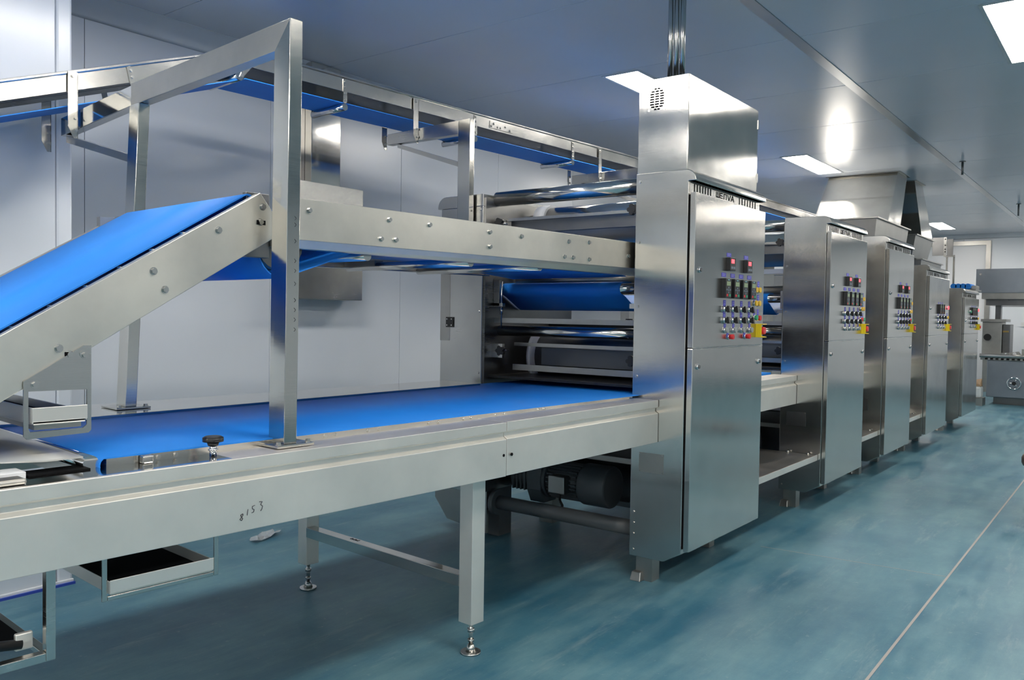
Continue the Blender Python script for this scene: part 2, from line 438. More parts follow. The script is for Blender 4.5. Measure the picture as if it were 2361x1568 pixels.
# rounded nose at the infeed end
nose = []
for i in range(7):
    a = math.pi*(6-i)/6
    nose.append((-1.44 - .02*math.sin(a), BZ-.02-.02*math.cos(math.pi-a)*-1 if False else BZ-.02+.02*math.cos(math.pi-a)*-1))
L2 = [F(s, .125, BZ-.02+.02*math.cos(a)) for s, a in [(-1.44-.02*math.sin(b), b) for b in [math.pi*(6-i)/6 for i in range(6)]]]
R2 = [F(s, .975, BZ-.02+.02*math.cos(a)) for s, a in [(-1.44-.02*math.sin(b), b) for b in [math.pi*(6-i)/6 for i in range(6)]]]
D2 = [(0, 0, -.2)]*6
MB().strip(L2+L_, R2+R_, [Fd(1, 0, 0)]*6+D_, .004).build('belt', 'belt', ic)
pts = []
for s in (-1.3, -1.25, -.738, -.694, -.557, -.51, -.27, -.22, -.084, -.041, .101, .158, .38, .42):
    tt = .125 + .04*(s+1.44)/2.54
    pts.append(F(s, tt-.0002, .922))
bolts('bed_screw', ic, pts, NT, .0055, .005)
# far ledge
MB().loft([F(-2.2, .86, .925), F(.95, 1.045, .925), F(.95, 1.33, .925), F(-2.2, 1.30, .925)], [F(-2.2, .86, .947), F(.95, 1.045, .947), F(.95, 1.33, .947), F(-2.2, 1.30, .947)]).build('far_ledge', 'mirror', ic, bev=.001)
MB().loft([F(-2.2, 1.295, .72), F(.95, 1.325, .72), F(.95, 1.33, .72), F(-2.2, 1.30, .72)], [F(-2.2, 1.295, .925), F(.95, 1.325, .925), F(.95, 1.33, .925), F(-2.2, 1.30, .925)]).build('far_rail', 'dull', ic)
# infeed steel slide plate with small roll at its end
m = MB(); n = 8
Lp = [F(-2.2+.7*i/n, .165 if i < 7 else .12, .952-.004*i/n) for i in range(n+1)]; Rp = [F(-2.2+.72*i/n, 1.02, .952-.004*i/n) for i in range(n+1)]
m.strip(Lp, Rp, [(0, 0, -1)]*(n+1), .004); m.build('slide_plate', 'plate', ic)
MB().cyl(F(-1.475, .135, .925), F(-1.475, 1.0, .925), .02, n=16).build('tail_roller', 'chrome', ic)
MB().fbox(-1.75, -1.64, .10, .17, .912, .93).build('hold_down', 'white', ic, bev=.002)
MB().fbox(-1.85, -1.66, .03, .085, .912, .926).build('stop_block', 'dull', ic, bev=.006)
MB().fbox(-1.63, -1.485, .112, .185, .9125, .9165).build('plate_gap_shade', 'dark', ic)  # dark strip standing in for the shaded gap under the slide plate
MB().fbox(-1.355, -1.325, .098, .122, .9125, .934).build('belt_clip', 'steel', ic, bev=.004)
# lift knob
kb = MB(); 
kb.cyl(F(-1.166, .075, .914), F(-1.166, .075, .952), .010, n=14, mi=1); kb.cyl(F(-1.166, .075, .932), F(-1.166, .075, .936), .014, n=14, mi=1)
kb.cyl(F(-1.166, .075, .945), F(-1.166, .075, .957), .014, .018, n=18); kb.cyl(F(-1.166, .075, .957), F(-1.166, .075, .968), .029, n=20); kb.cyl(F(-1.166, .075, .968), F(-1.166, .075, .972), .029, .022, n=20)
kb.build('lift_knob', ['black', 'chrome'], ic, label='black knob on a chrome stem')
# legs
def leg(s0, t0, z1, par, w=.07):
    l = MB().fbox(s0, s0+w, t0, t0+w, .125, z1).build('leg', 'panel', par, bev=.002)
    c = F(s0+w/2, t0+w/2, 0)
    f = MB(); f.cyl((c[0], c[1], 0), (c[0], c[1], .008), .04, n=24); f.cyl((c[0], c[1], .008), (c[0], c[1], .035), .022, .012, n=18)
    f.cyl((c[0], c[1], .035), (c[0], c[1], .125), .0085, n=14); f.cyl((c[0], c[1], .085), (c[0], c[1], .098), .015, n=6); f.cyl((c[0], c[1], .048), (c[0], c[1], .056), .014, n=6)
    f.build('levelling_foot', 'bolt', l)
leg(-.085, .09, .72, ic); leg(-.08, 1.185, .80, ic)
leg(-2.25, .09, .72, ic); leg(-2.25, 1.185, .80, ic)
MB().fbox(-.085, -.035, .162, 1.183, .262, .308).build('cross_brace', 'mirror', ic, bev=.0015)
# handwriting 8153 on the rail
def stroke(m, pts, s0, z0, k):
    m.tube([F(s0+x*k, -.0006, z0+y*k) for x, y in pts], .0011, n=6)
m = MB(); k = .02
stroke(m, [(.5, .95), (.15, .8), (.3, .5), (.5, .25), (.3, 0), (.05, .2), (.35, .5), (.55, .75), (.5, .95)], -1.126, .735, k)
stroke(m, [(.35, .95), (.2, 0)], -1.106, .747, k*.9)
stroke(m, [(.6, 1), (.2, .9), (.2, .55), (.5, .4), (.4, .05), (.1, 0)], -1.090, .752, k)
stroke(m, [(.1, 1), (.55, .95), (.3, .6), (.6, .35), (.5, 0), (.3, -.25)], -1.066, .758, k*1.1)
m.build('handwriting', 'ink', ic, label='handwritten number 8153')
m = MB(); 
for i in range(5):
    m.tube([F(-.06, .88-.012*i, .309), F(-.045-.006*(i % 2), .875-.012*i, .309)], .0009, n=5)
m.build('handwriting', 'ink', ic, label='illegible pen scribble')
# hanging drip trays below
def sling_tray(nm, s0, s1, tn, tf, zb, zt, th, lab, par=None):
    tr = thing(nm, F((s0+s1)/2, (tn+tf)/2, zb), lab, 'drip tray', 'drip trays')
    b = .014
    m = MB(); m.fbox(s0, s0+b, tn, tn+.006, zb, zt); m.fbox(s1-b, s1, tn, tn+.006, zb, zt); m.fbox(s0+b, s1-b, tn, tn+.006, zb, zb+b)
    m.build('hanger', 'steel', tr, bev=.003)
    m = MB(); m.fbox(s0, s0+b, tf, tf+.006, zb, zt); m.fbox(s1-b, s1, tf, tf+.006, zb, zt); m.fbox(s0+b, s1-b, tf, tf+.006, zb, zb+b)
    m.build('hanger', 'steel', tr)
    m = MB(); a0, a1 = s0+b+.004, s1-b-.004
    m.fbox(a0, a1, tn-.006, tn-.003, zb+b+.006, zb+b+.006+th)     # front
    m.fbox(a0, a0+.003, tn-.003, tf, zb+b+.004, zb+b+.004+th*.95); m.fbox(a1-.003, a1, tn-.003, tf, zb+b+.004, zb+b+.004+th*.95)
    m.fbox(a0+.003, a1-.003, tn-.003, tf, zb+b+.002, zb+b+.005)
    m.build('tray', 'plate', tr, bev=.001)
    MB().fbox(a0+.004, a1-.004, tn, tf-.003, zb+b+.006, zb+b+.008).build('tray_dark_sheet', 'dark', tr)  # near-black sheet over the steel tray floor
    return tr
sling_tray('drip_tray', -1.49, -1.172, .03, .62, .585, .71, .034, 'drip tray slung under the front rail below the black knob')
# left-most hanging frame with scraper roll
lf = thing('hanging_frame', F(-1.75, .3, .47), 'square steel frame hanging below the conveyor at the lower left corner', 'frame')
m = MB(); m.fbox(-1.62, -1.598, .03, .055, .475, .715); m.fbox(-2.2, -1.62, .03, .055, .475, .497); m.fbox(-1.62, -1.598, .6, .62, .475, .715); m.fbox(-1.62, -1.598, .055, .6, .475, .49)
m.build('frame', 'steel', lf, bev=.002)
MB().hexa([F(-2.1, .10, .52), F(-1.63, .10, .50), F(-1.63, .6, .50), F(-2.1, .6, .55), F(-2.1, .10, .525), F(-1.63, .10, .505), F(-1.63, .6, .505), F(-2.1, .6, .555)]).build('dark_tray', 'dark', lf)
m = MB(); m.cyl(F(-2.1, .09, .58), F(-1.655, .09, .512), .012, n=14); m.build('scraper_roll', 'black', lf)
MB().fbox(-1.67, -1.63, .085, .098, .497, .54).build('roll_bracket', 'panel', lf, bev=.004)
MB().cyl(F(-1.735, .07, .565), F(-1.735, .11, .565), .014, n=16).build('pivot', 'steel', lf)
MB().cyl(F(-1.77, .36, .58), F(-1.77, .36, .68), .012, n=14).build('post', 'white', lf)

# ================================================================== INCLINED CONVEYOR
inc = thing('inclined_conveyor', F(-1.4, .65, .95), 'inclined steel conveyor with bright blue belt rising to the arch post', 'conveyor')
sl = .609
def ztop(s): return 1.697 + (s+.943)*sl
pp = [(-2.15, ztop(-2.15)), (-.943, 1.697), (-.886, 1.628), (-.896, 1.559), (-1.449, 1.223), (-2.15, .797)]
MB().prism([F(s, .20, z) for s, z in pp], Fd(0, .005, 0)).build('side_panel', 'feed', inc, bev=.0015)
MB().prism([F(s, .205, z) for s, z in [(-2.15, ztop(-2.15)-.004), (-.95, 1.689), (-.95, 1.693), (-2.15, ztop(-2.15))]], Fd(0, .022, 0)).build('top_flange', 'feed', inc)
MB().prism([F(s, 1.115, z) for s, z in [(-2.15, ztop(-2.15)+.012), (-1.06, 1.638), (-1.06, 1.50), (-2.15, .83)]], Fd(0, .005, 0)).build('side_panel', 'feed', inc)
MB().fbox(-1.06, -.90, 1.10, 1.13, 1.56, 1.672).build('bearing_plate', 'dull', inc); MB().fbox(-.99, -.93, 1.085, 1.14, 1.672, 1.68).build('bearing_cap', 'steel', inc)
L_, R_, D_ = [], [], []
cs, cz, r = -.966+.005, 1.672, .018
def zb(s): return 1.694 + (s+.966)*.614
for i in range(9):
    s = -2.1 + (-.966+2.1)*i/8
    L_.append(F(s, .25, zb(s))); R_.append(F(s, 1.095, zb(s))); D_.append(Fd(.523, 0, -.852))
a0 = math.radians(121.5)
for i in range(1, 13):
    a = a0 - math.pi*1.0*i/12
    s, z = -.956 + .022*math.cos(a), 1.675+.022*math.sin(a)
    L_.append(F(s, .25, z)); R_.append(F(s, 1.095, z)); D_.append(Fd(-math.cos(a), 0, -math.sin(a)))
for i in range(1, 6):
    s = -.945 + (-2.1+.945)*i/5; z = 1.656 + (s+.945)*.614 - .06*min(1, i)
    L_.append(F(s, .25, z)); R_.append(F(s, 1.095, z)); D_.append(Fd(-.523, 0, .852))
MB().strip(L_, R_, D_, .004).build('belt', 'belt', inc)
m = MB()
for i in range(9):
    s = -1.9+.09*i
    if s < -1.1: m.fbox(s, s+.012, .226, .25, zb(s)-.016, zb(s)-.006)
m.build('belt_support', 'steel', inc, kind='stuff')
MB().prism([F(s, .222, z) for s, z in [(-2.1, zb(-2.1)-.02), (-1.15, zb(-1.15)-.02), (-1.15, zb(-1.15)-.012), (-2.1, zb(-2.1)-.012)]], Fd(0, .026, 0)).build('slider_edge', 'steel', inc)
bolts('bolt', inc, [F(s, .2, z) for s, z in [(-.935, 1.654), (-.943, 1.606), (-1.083, 1.569), (-1.28, 1.437), (-1.247, 1.386), (-1.503, 1.207), (-1.473, 1.209), (-1.53, 1.224)]], NT, .0085, .009)
m = MB(); m.fbox(-.955, -.925, .198, .2, 1.598, 1.612); m.fbox(-1.515, -1.48, .198, .2, 1.192, 1.214); m.build('adjusting_slot', 'dark', inc)
# drip tray bracket on the incline
sling = thing('slung_tray', F(-1.53, .5, 1.0), 'drip tray slung in a steel bracket beneath the inclined conveyor', 'drip tray', 'drip trays')
brk = [(-1.451, 1.231), (-1.451, .997), (-1.615, 1.004), (-1.615, 1.142)]
m = MB()
m.prism([F(s, .193, z) for s, z in [(-1.470, 1.231), (-1.451, 1.231), (-1.451, 1.02), (-1.462, 1.02), (-1.462, 1.114), (-1.604, 1.116), (-1.604, 1.02), (-1.615, 1.02), (-1.615, 1.142)]], Fd(0, .005, 0))
m.prism([F(s, .193, z) for s, z in [(-1.451, 1.02), (-1.451, 1.005), (-1.458, .998), (-1.608, .994), (-1.615, 1.002), (-1.615, 1.02), (-1.604, 1.02), (-1.600, 1.012), (-1.472, 1.012), (-1.462, 1.02)]], Fd(0, .005, 0))
m.build('bracket', 'steel', sling)
m = MB(); m.fbox(-1.600, -1.466, .178, .182, 1.038, 1.075); m.fbox(-1.600, -1.596, .182, .85, 1.034, 1.075); m.fbox(-1.470, -1.466, .182, .85, 1.034, 1.06); m.fbox(-1.596, -1.470, .182, .85, 1.03, 1.034)
m.build('tray', 'plate', sling, bev=.0015)
MB().fbox(-1.590, -1.476, .196, .85, 1.016, 1.03).build('tray_rail', 'dull', sling)
MB().fbox(-1.594, -1.472, .184, .84, 1.0345, 1.037).build('tray_dark_sheet', 'dark', sling)  # near-black sheet that darkens the inside of the tray
bolts('bolt', sling, [F(-1.589, .193, 1.133), F(-1.468, .193, 1.205)], NT, .0075, .008)

# ================================================================== ARCH (portal frame)
ar = thing('portal_frame', F(-.91, .6, .93), 'tall polished steel portal frame with mitred top corner spanning the infeed conveyor', 'frame')
def fpost(s0, s1, t0, t1, z0, z1, ds, name='post', par=None, mat='post'):
    return MB().loft([F(s0, t0, z0), F(s1, t0, z0), F(s1, t1, z0), F(s0, t1, z0)], [F(s0+ds, t0, z1), F(s1+ds, t0, z1), F(s1+ds, t1, z1), F(s0+ds, t1, z1)]).build(name, mat, par, bev=.002)
# near post, mitred against the beam
m = MB(); S0, S1, T0, T1, DS = -.937, -.892, .07, .155, .012
m.loft([F(S0, T0, .925), F(S1, T0, .925), F(S1, T1, .925), F(S0, T1, .925)], [F(S0+DS, T0, 2.215), F(S1+DS, T0, 2.215), F(S1+DS, T1, 2.13), F(S0+DS, T1, 2.13)])
m.build('post', 'post', ar, bev=.002)
m = MB()
m.loft([F(-.923, .071, 2.2145), F(-.878, .071, 2.2145), F(-.878, .156, 2.130), F(-.923, .156, 2.130)], [F(-.918, 1.165, 2.205), F(-.873, 1.165, 2.205), F(-.873, 1.165, 2.119), F(-.918, 1.165, 2.119)])
m.build('beam', 'dull', ar, bev=.002)
MB().loft([F(-.915, 1.166, 2.200), F(-.873, 1.166, 2.200), F(-.873, 1.166, 2.121), F(-.915, 1.166, 2.121)], [F(-.905, 1.90, 2.180), F(-.862, 1.90, 2.180), F(-.862, 1.90, 2.10), F(-.905, 1.90, 2.10)]).build('arm', 'mirror', ar, bev=.002)
fpost(-.975, -.932, 1.08, 1.16, .955, 2.118, .05, 'post', ar)
MB().loft([F(-.895, 1.165, 1.93), F(-.895, 1.165, 1.90), F(-.925, 1.165, 1.90), F(-.925, 1.165, 1.93)], [F(-.867, 1.86, 2.100), F(-.867, 1.86, 2.068), F(-.897, 1.86, 2.068), F(-.897, 1.86, 2.100)]).build('brace', 'steel', ar)
m = MB(); m.fbox(-.975, -.845, .045, .185, .916, .925); m.build('foot_plate', 'steel', ar, bev=.002)
m = MB(); m.fbox(-1.02, -.89, 1.05, 1.19, .948, .955); m.build('foot_plate', 'steel', ar, bev=.002)
bolts('bolt', ar, [F(*q) for q in [(-.962, .06, .925), (-.858, .06, .925), (-.962, .172, .925), (-.858, .172, .925), (-1.005, 1.062, .955), (-.905, 1.062, .955)]], (0, 0, 1), .008, .009)
m = MB()
for i, z in enumerate((1.62, 1.60, 1.55, 1.49, 1.46, 1.42, 1.37, 1.34, 1.31, 1.28)):
    m.tube([F(-.905, .0695, z), F(-.899, .0695, z-.006), F(-.904, .0695, z-.012)], .0008, n=5)
m.build('handwriting', 'ink', ar, label='illegible pen marks')

# ================================================================== UPPER CONVEYOR INTO MACHINE
uc = thing('upper_conveyor', F(.2, .65, 1.45), 'level steel feed conveyor running from the arch into the first machine', 'conveyor')
MB().prism([F(-.87, .22, z) for z in ()] or [F(-.87, .22, 1.564), F(1.30, .22, 1.574), F(1.30, .22, 1.705), F(-.87, .22, 1.70)], Fd(0, .005, 0)).build('side_panel', 'feed', uc, bev=.001)
MB().hexa([F(-.87, .245, 1.538), F(1.30, .245, 1.541), F(1.30, .285, 1.541), F(-.87, .285, 1.538), F(-.87, .2205, 1.5635), F(1.30, .2205, 1.5735), F(1.30, .285, 1.5735), F(-.87, .285, 1.5635)]).build('bottom_flange', 'feed', uc)
MB().hexa([F(-.87, 1.13, 1.535), F(1.06, 1.13, 1.55), F(1.06, 1.135, 1.55), F(-.87, 1.135, 1.535), F(-.87, 1.13, 1.68), F(1.06, 1.13, 1.69), F(1.06, 1.135, 1.69), F(-.87, 1.135, 1.68)]).build('side_panel', 'dull', uc)
MB().hexa([F(-.87, 1.09, 1.530), F(1.06, 1.09, 1.545), F(1.06, 1.135, 1.545), F(-.87, 1.135, 1.530), F(-.87, 1.09, 1.535), F(1.06, 1.09, 1.55), F(1.06, 1.135, 1.55), F(-.87, 1.135, 1.535)]).build('bottom_flange', 'steel', uc)
# belt loop: tail drum, top run, return run
L_, R_, D_ = [], [], []
for s in (1.28, .6, 0, -.5, -.80): L_.append(F(s, .30, 1.668)); R_.append(F(s, 1.08, 1.668)); D_.append((0, 0, -1))
for i in range(1, 13):
    a = math.pi/2 + math.pi*i/12; s, z = -.80+.095*math.cos(a), 1.573-.02+.115*math.sin(a)
    L_.append(F(s, .30, z)); R_.append(F(s, 1.08, z)); D_.append(Fd(-math.cos(a), 0, -math.sin(a)))
for s, z in ((-.62, 1.50), (-.42, 1.575), (0, 1.590), (.45, 1.590), (.75, 1.575), (1.0, 1.555), (1.25, 1.535)): L_.append(F(s, .30, z)); R_.append(F(s, 1.08, z)); D_.append((0, 0, 1))
MB().strip(L_, R_, D_, .004).build('belt', 'belt', uc)
MB().cyl(F(-.80, .31, 1.555), F(-.80, 1.12, 1.555), .088, n=28).build('tail_drum', 'darksteel', uc)
for s, z in ((-.44, 1.548), (.10, 1.555), (.55, 1.56)):
    MB().cyl(F(s, .30, z-.012), F(s, 1.12, z-.012), .018, n=14).build('return_roller', 'roll', uc)
MB().fbox(.08, .13, .9, 1.125, 1.545, 1.57).build('roller_bracket', 'darksteel', uc)
MB().fbox(-.955, -.872, .262, .285, 1.50, 1.705).build('joint_plate', 'darksteel', uc, bev=.002)  # real bracket; its dark steel paints the shadow it stands in
bolts('bolt', uc, [F(s, .2198, z) for s, z in [(-.749, 1.664), (-.407, 1.666), (-.209, 1.666), (-.444, 1.594), (-.375, 1.596), (.126, 1.667), (.128, 1.607), (.325, 1.665), (.656, 1.668), (.813, 1.676), (.626, 1.597), (.691, 1.597), (.816, 1.596), (1.149, 1.632)]], NT, .0078, .009)

# ================================================================== OVERHEAD RETURN CONVEYOR
def FO(s, t, z): return F(.957*s-.102, .957*t-.091, .957*z+.057)
def _obox(self, s0, s1, t0, t1, z0, z1, mi=0):
    return self.hexa([FO(s0, t0, z0), FO(s1, t0, z0), FO(s1, t1, z0), FO(s0, t1, z0), FO(s0, t0, z1), FO(s1, t0, z1), FO(s1, t1, z1), FO(s0, t1, z1)], mi)
MB._obox = _obox
oc = thing('overhead_conveyor', FO(1, 2, 2.5), 'narrow overhead return conveyor with blue belt hung below the ceiling', 'conveyor')
TN, TF = 1.858, 2.17
def oline(t, dz):
    return [FO(-1.9, t, 2.705-(1.9-.01)*.36+dz), FO(-.01, t, 2.705+dz), FO(3.70, t, 2.703+dz), (12.05, FO(3.7, t, 0)[1]-.02, 2.662+dz)]
def sweep(name, mat, t0, t1, z0, z1, par, n=4, bev=0):
    m = MB(); a = oline(t0, z0); b = oline(t1, z0); c = oline(t1, z1); d = oline(t0, z1)
    k = len(m.v)
    for i in range(n): m.v += [a[i], b[i], c[i], d[i]]
    for i in range(n-1):
        q = 4*i
        for e in range(4):
            p = (e+1) % 4; m.face([q+e, q+p, q+4+p, q+4+e])
    m.face([0, 1, 2, 3]); m.face([4*n-1, 4*n-2, 4*n-3, 4*n-4])
    return m.build(name, mat, par, bev=bev)
sweep('side_rail', 'steel', TN, TN+.004, -.092, -.018, oc)
sweep('top_tube', 'steel', TN-.006, TN+.022, -.018, .0, oc, bev=.006)
sweep('side_rail', 'steel', TF-.004, TF, -.092, 0, oc)
sweep('belt', 'belt', TN+.012, TF-.012, -.045, -.040, oc)
sweep('return_belt', 'belt', TN+.008, TF-.008, -.158, -.154, oc)
sweep('slider_bed', 'darksteel', TN+.01, TF-.01, -.070, -.060, oc)
# hangers with return rollers
def oz(s): return 2.705 - (max(0, -.01-s))*.36
for s in (-.62, .625, 1.718, 2.81):
    z = oz(s)
    sk = .06 if s < 0 else 0
    for tt in (TN-.005, TF+.001):
        h = MB(); h.prism([FO(s-.014, tt, z-.022), FO(s+.014, tt, z-.022), FO(s+.014+sk*.5, tt, z-.15), FO(s+.008+sk*.5, tt, z-.16), FO(s-.008+sk*.5, tt, z-.16), FO(s-.014+sk*.5, tt, z-.15)], Fd(0, .004, 0))
        h.build('roller_hanger', 'steel', oc)
    MB().cyl(FO(s+sk*.5, TN-.004, z-.182), FO(s+sk*.5, TF, z-.182), .019, n=16).build('return_roller', 'chrome', oc)
    bolts('hanger_bolt', oc, [FO(s+sk*.5*q/.15, TN-.005, z-q) for q in (.035, .065, .10, .14)], NT, .006, .006)
MB().prism([FO(.0, TN-.004, 2.66), FO(.06, TN-.004, 2.66), FO(-.03, TN-.004, 2.55), FO(-.05, TN-.004, 2.55)], Fd(0, .004, 0)).build('idler_bracket', 'steel', oc)
MB().cyl(FO(-.045, TN, 2.553), FO(-.045, TF, 2.553), .022, n=16).build('idler_roller', 'chrome', oc)
m = MB()
m._obox(1.86, 2.10, TN-.004, TN-.0005, 2.625, 2.672); sp = m.build('splice_plate', 'steel', oc)
bolts('splice_bolt', sp, [FO(q[0], TN-.004, q[1]) for q in ((1.875, 2.638), (1.90, 2.658), (1.94, 2.64), (1.97, 2.64), (2.02, 2.655), (2.07, 2.637))], NT, .006, .006)
# hanger plates to the portal beam and to the two brackets posts
def plate(s, t_, z1, z0, par, side=-1):
    m = MB()
    m.prism([FO(s-.02, t_, z1), FO(s+.022, t_, z1), FO(s+.022, t_, z0), FO(s+.005, t_, z0), FO(s-.02, t_, z0+.05)], Fd(0, .004, 0))
    m.prism([FO(s+.022, t_, z1-.01), FO(s+.022, t_+.03, z1-.04), FO(s+.022, t_+.03, z0+.03), FO(s+.022, t_, z0)], Fd(-.004, 0, 0))
    m.build('support_plate', 'steel', par)
    bolts('plate_bolt', par, [FO(s, t_, z1-.02), FO(s+.012, t_, z0+.09), FO(s+.012, t_, z0+.04)], NT, .007, .007)
plate(-.875, TN-.012, 2.385, 2.09, oc); plate(-.87, TF+.005, 2.36, 2.07, oc)
sup = []
labs = ('steel post with cantilever arm behind the upper conveyor carrying the overhead conveyor', 'steel cantilever support of the overhead conveyor half hidden behind the first cabinet')
for i, s in enumerate((1.212, 3.207)):
    plate(s-.043, TN-.012, 2.685, 2.405, oc); plate(s-.02, TF+.01, 2.60, 2.405, oc)
    p = thing('support_post', FO(s, 1.45, 1.63), labs[i], 'post', 'overhead conveyor supports')
    MB()._obox(s-.02, s+.020, 1.39, 1.49, 1.63, 2.50).build('post', 'post', p, bev=.002)
    MB().loft([FO(s-.02, 1.49, 2.50), FO(s+.025, 1.49, 2.50), FO(s+.025, 1.49, 2.415), FO(s-.02, 1.49, 2.415)], [FO(s-.02, 2.15, 2.50), FO(s+.025, 2.15, 2.50), FO(s+.025, 2.15, 2.43), FO(s-.02, 2.15, 2.43)]).build('arm', 'steel', p, bev=.002)
    MB().loft([FO(s-.01, 1.49, 2.25), FO(s+.015, 1.49, 2.25), FO(s+.015, 1.49, 2.22), FO(s-.01, 1.49, 2.22)], [FO(s-.01, 2.06, 2.43), FO(s+.015, 2.06, 2.43), FO(s+.015, 2.06, 2.405), FO(s-.01, 2.06, 2.405)]).build('brace', 'steel', p)

# ================================================================== MACHINES
YD, YB = 1.7275, 2.05       # door front, body inner side
def letters(m, x, z, h, w, y):
    """the maker's lettering cut in the vent strip: W E N V A in square strokes"""
    t = h*.16
    def seg(x0, z0, x1, z1):
        a = Vector((x0, y, z0)); b = Vector((x1, y, z1)); d = (b-a).normalized(); n = Vector((-d.z, 0, d.x))*t/2
        m.prism([a-n, b-n, b+n, a+n], (0, -.0012, 0))
    g = w*1.35; q = x
    for xx in (0, w*.5, w): seg(q+xx, z+h, q+xx, z)
    seg(q-t/2, z+t/2, q+w+t/2, z+t/2); q += g
    seg(q, z, q, z+h)
    for zz in (t/2, h/2, h-t/2): seg(q, z+zz, q+w*.8, z+zz)
    q += g
    seg(q, z, q, z+h); seg(q+w*.8, z, q+w*.8, z+h); seg(q-t/2, z+h-t/2, q+w*.8+t/2, z+h-t/2); q += g
    seg(q-.1*w, z+h, q+w*.45, z); seg(q+w*.45, z, q+w, z+h); q += g*.95
    seg(q-.1*w, z, q+w*.45, z+h); seg(q+w*.45, z+h, q+w, z); seg(q+w*.1, z+h*.35, q+w*.8, z+h*.35)

def control_cabinet(x0, x1, zt, zb_, zs, cfg, label, plate_z=None):
    dz = zt - 1.93                        # door top relative to the tall cabinets
    top = zt + .11
    c = thing('control_cabinet', ((x0+x1)/2, 1.9, 0), label, 'control cabinet', 'control cabinets of the line')
    # body with chamfered lower front edge and rounded roof overhang, profile in Y-Z
    gp = .009 if cfg == 1 else .003; yf = 1.757+gp
    R = .05; pr = [(YB, .122), (1.86, .122), (yf, .175), (yf, top-.055), (1.732, top-.055), (1.728, top-.05)]
    for i in range(7):
        a = math.pi - math.pi/2*i/6; pr.append((1.728+R+R*math.cos(a), top-.05+R*math.sin(a)))
    pr += [(YB, top)]
    m = MB().prism([(x0, y, z) for y, z in pr], (x1-x0, 0, 0))
    for i in range(len(m.sm)):
        pass
    m.build('body', 'cab', c, bev=.0025)
    # doors
    def door(z0, z1, nm):
        return MB().box(x0+.004, x1-.004, YD, 1.757, z0, z1).build(nm, 'cab', c, bev=.003)
    up = door(zs+.002, zt, 'upper_door'); lo = door(zb_, zs-.002, 'lower_door')
    MB().box(x0+.012, x1-.012, 1.7572, yf-.0002, zb_+.01, zt-.01).build('door_gap_shade', 'dark', c)  # near-black sheet painting the shade in the gap behind the doors
    MB().box(x0+.004, x1-.004, YD-.0006, YD, zs-.0018, zs+.0018).build('door_edge', 'chrome', c)
    # vent strip
    y = 1.7712; zv0, zv1 = zt+.008, top-.058
    MB().box(x0+.01, x1-.02, yf-.003, yf-.0002, zv0-.004, zv1).build('vent_strip', 'steel', c)
    n = 7; m = MB(); w = x1-x0
    for k in range(7): m.box(x0+.06*w+.034*w*k, x0+.06*w+.034*w*k+.009, yf-.0042, yf-.003, zv0+.002, zv1-.006)
    for k in range(7): m.box(x0+.67*w+.041*w*k, x0+.67*w+.041*w*k+.009, yf-.0042, yf-.003, zv0+.002, zv1-.006)
    m.build('vent_slot', 'dark', c, kind='stuff')
    m = MB(); letters(m, x0+.345*w, zv0+.006, (zv1-zv0)*.66, .036*w/.915, yf-.003); m.build('maker_lettering', 'dark', c, kind='stuff', label='dark cut-out lettering WENVA')
    # locks
    def lock(x, z, par):
        m = MB(); m.cyl((x, YD, z), (x, YD-.008, z), .014, n=18); m.cyl((x, YD-.008, z), (x, YD-.012, z), .009, n=14, mi=1); m.build('door_lock', ['chrome', 'darksteel'], par)
    lock(x0+.06, 1.56+dz*.7, up); lock(x0+.06, zs-.09, lo); lock(x1-.065, zs-.092, lo)
    # side face screws
    bolts('side_screw', c, [(x0, YB-.022, z) for z in (2.0+dz, 1.70, 1.38, 1.03, .345, .29, .235, .155) if z < zt+.08], (-1, 0, 0), .006, .005)
    if plate_z:
        m = MB().box(x0-.002, x0, 1.868, 2.003, plate_z, plate_z+.098); pt = m.build('name_plate', 'dull' if x0 < 5 else 'darksteel', c)
        m = MB()
        for yy in (1.873, 1.998):
            for zz in (plate_z+.006, plate_z+.092): m.cyl((x0-.002, yy, zz), (x0-.004, yy, zz), .003, n=8)
        m.build('rivet', 'bolt', pt)
    # feet
    m = MB(); m.box(x0+.02, x0+.10, 1.93, 2.02, .0, .122); m.build('foot', 'dull', c)
    m = MB(); m.loft([(x0-.02, 1.975, 0), (x0+.06, 1.975, 0), (x0+.06, 2.035, 0), (x0-.02, 2.035, 0)], [(x0-.005, 1.98, .045), (x0+.05, 1.98, .045), (x0+.05, 2.03, .045), (x0-.005, 2.03, .045)]); m.build('foot_toe', 'dull', c, bev=.004)
    m = MB(); m.box(x1-.12, x1-.05, 1.97, 2.04, .0, .122); m.build('foot', 'dull', c)
    # ---- controls, offsets from the door's left edge
    def tagp(x, z, w=.030, h=.03):
        m = MB().box(x-w/2, x+w/2, YD-.0012, YD, z-h/2, z+h/2)
        for q in (.22, -.12): m.box(x-w*.34, x+w*(.34 if q > 0 else .2), YD-.0016, YD-.0012, z+h*q-.0016, z+h*q+.0016, 1)
        return m.build('label_tag', ['tag', 'tagtext'], up)
    def display(x, z):
        m = MB(); m.box(x-.036, x+.036, YD-.022, YD, z-.034, z+.034); o = m.build('digital_display', 'black', up, bev=.002)
        MB().box(x-.022, x+.022, YD-.0232, YD-.022, z-.004, z+.026).build('led_readout', 'redled', o) if False else None
        m = MB(); m.box(x-.022, x+.015, YD-.0232, YD-.0221, z+.004, z+.025, 0); m.box(x-.024, x+.0, YD-.0228, YD-.0221, z-.024, z-.012, 1); m.box(x+.004, x+.026, YD-.0228, YD-.0221, z-.024, z-.012, 1)
        m.build('display_face', ['redled', 'key'], up)
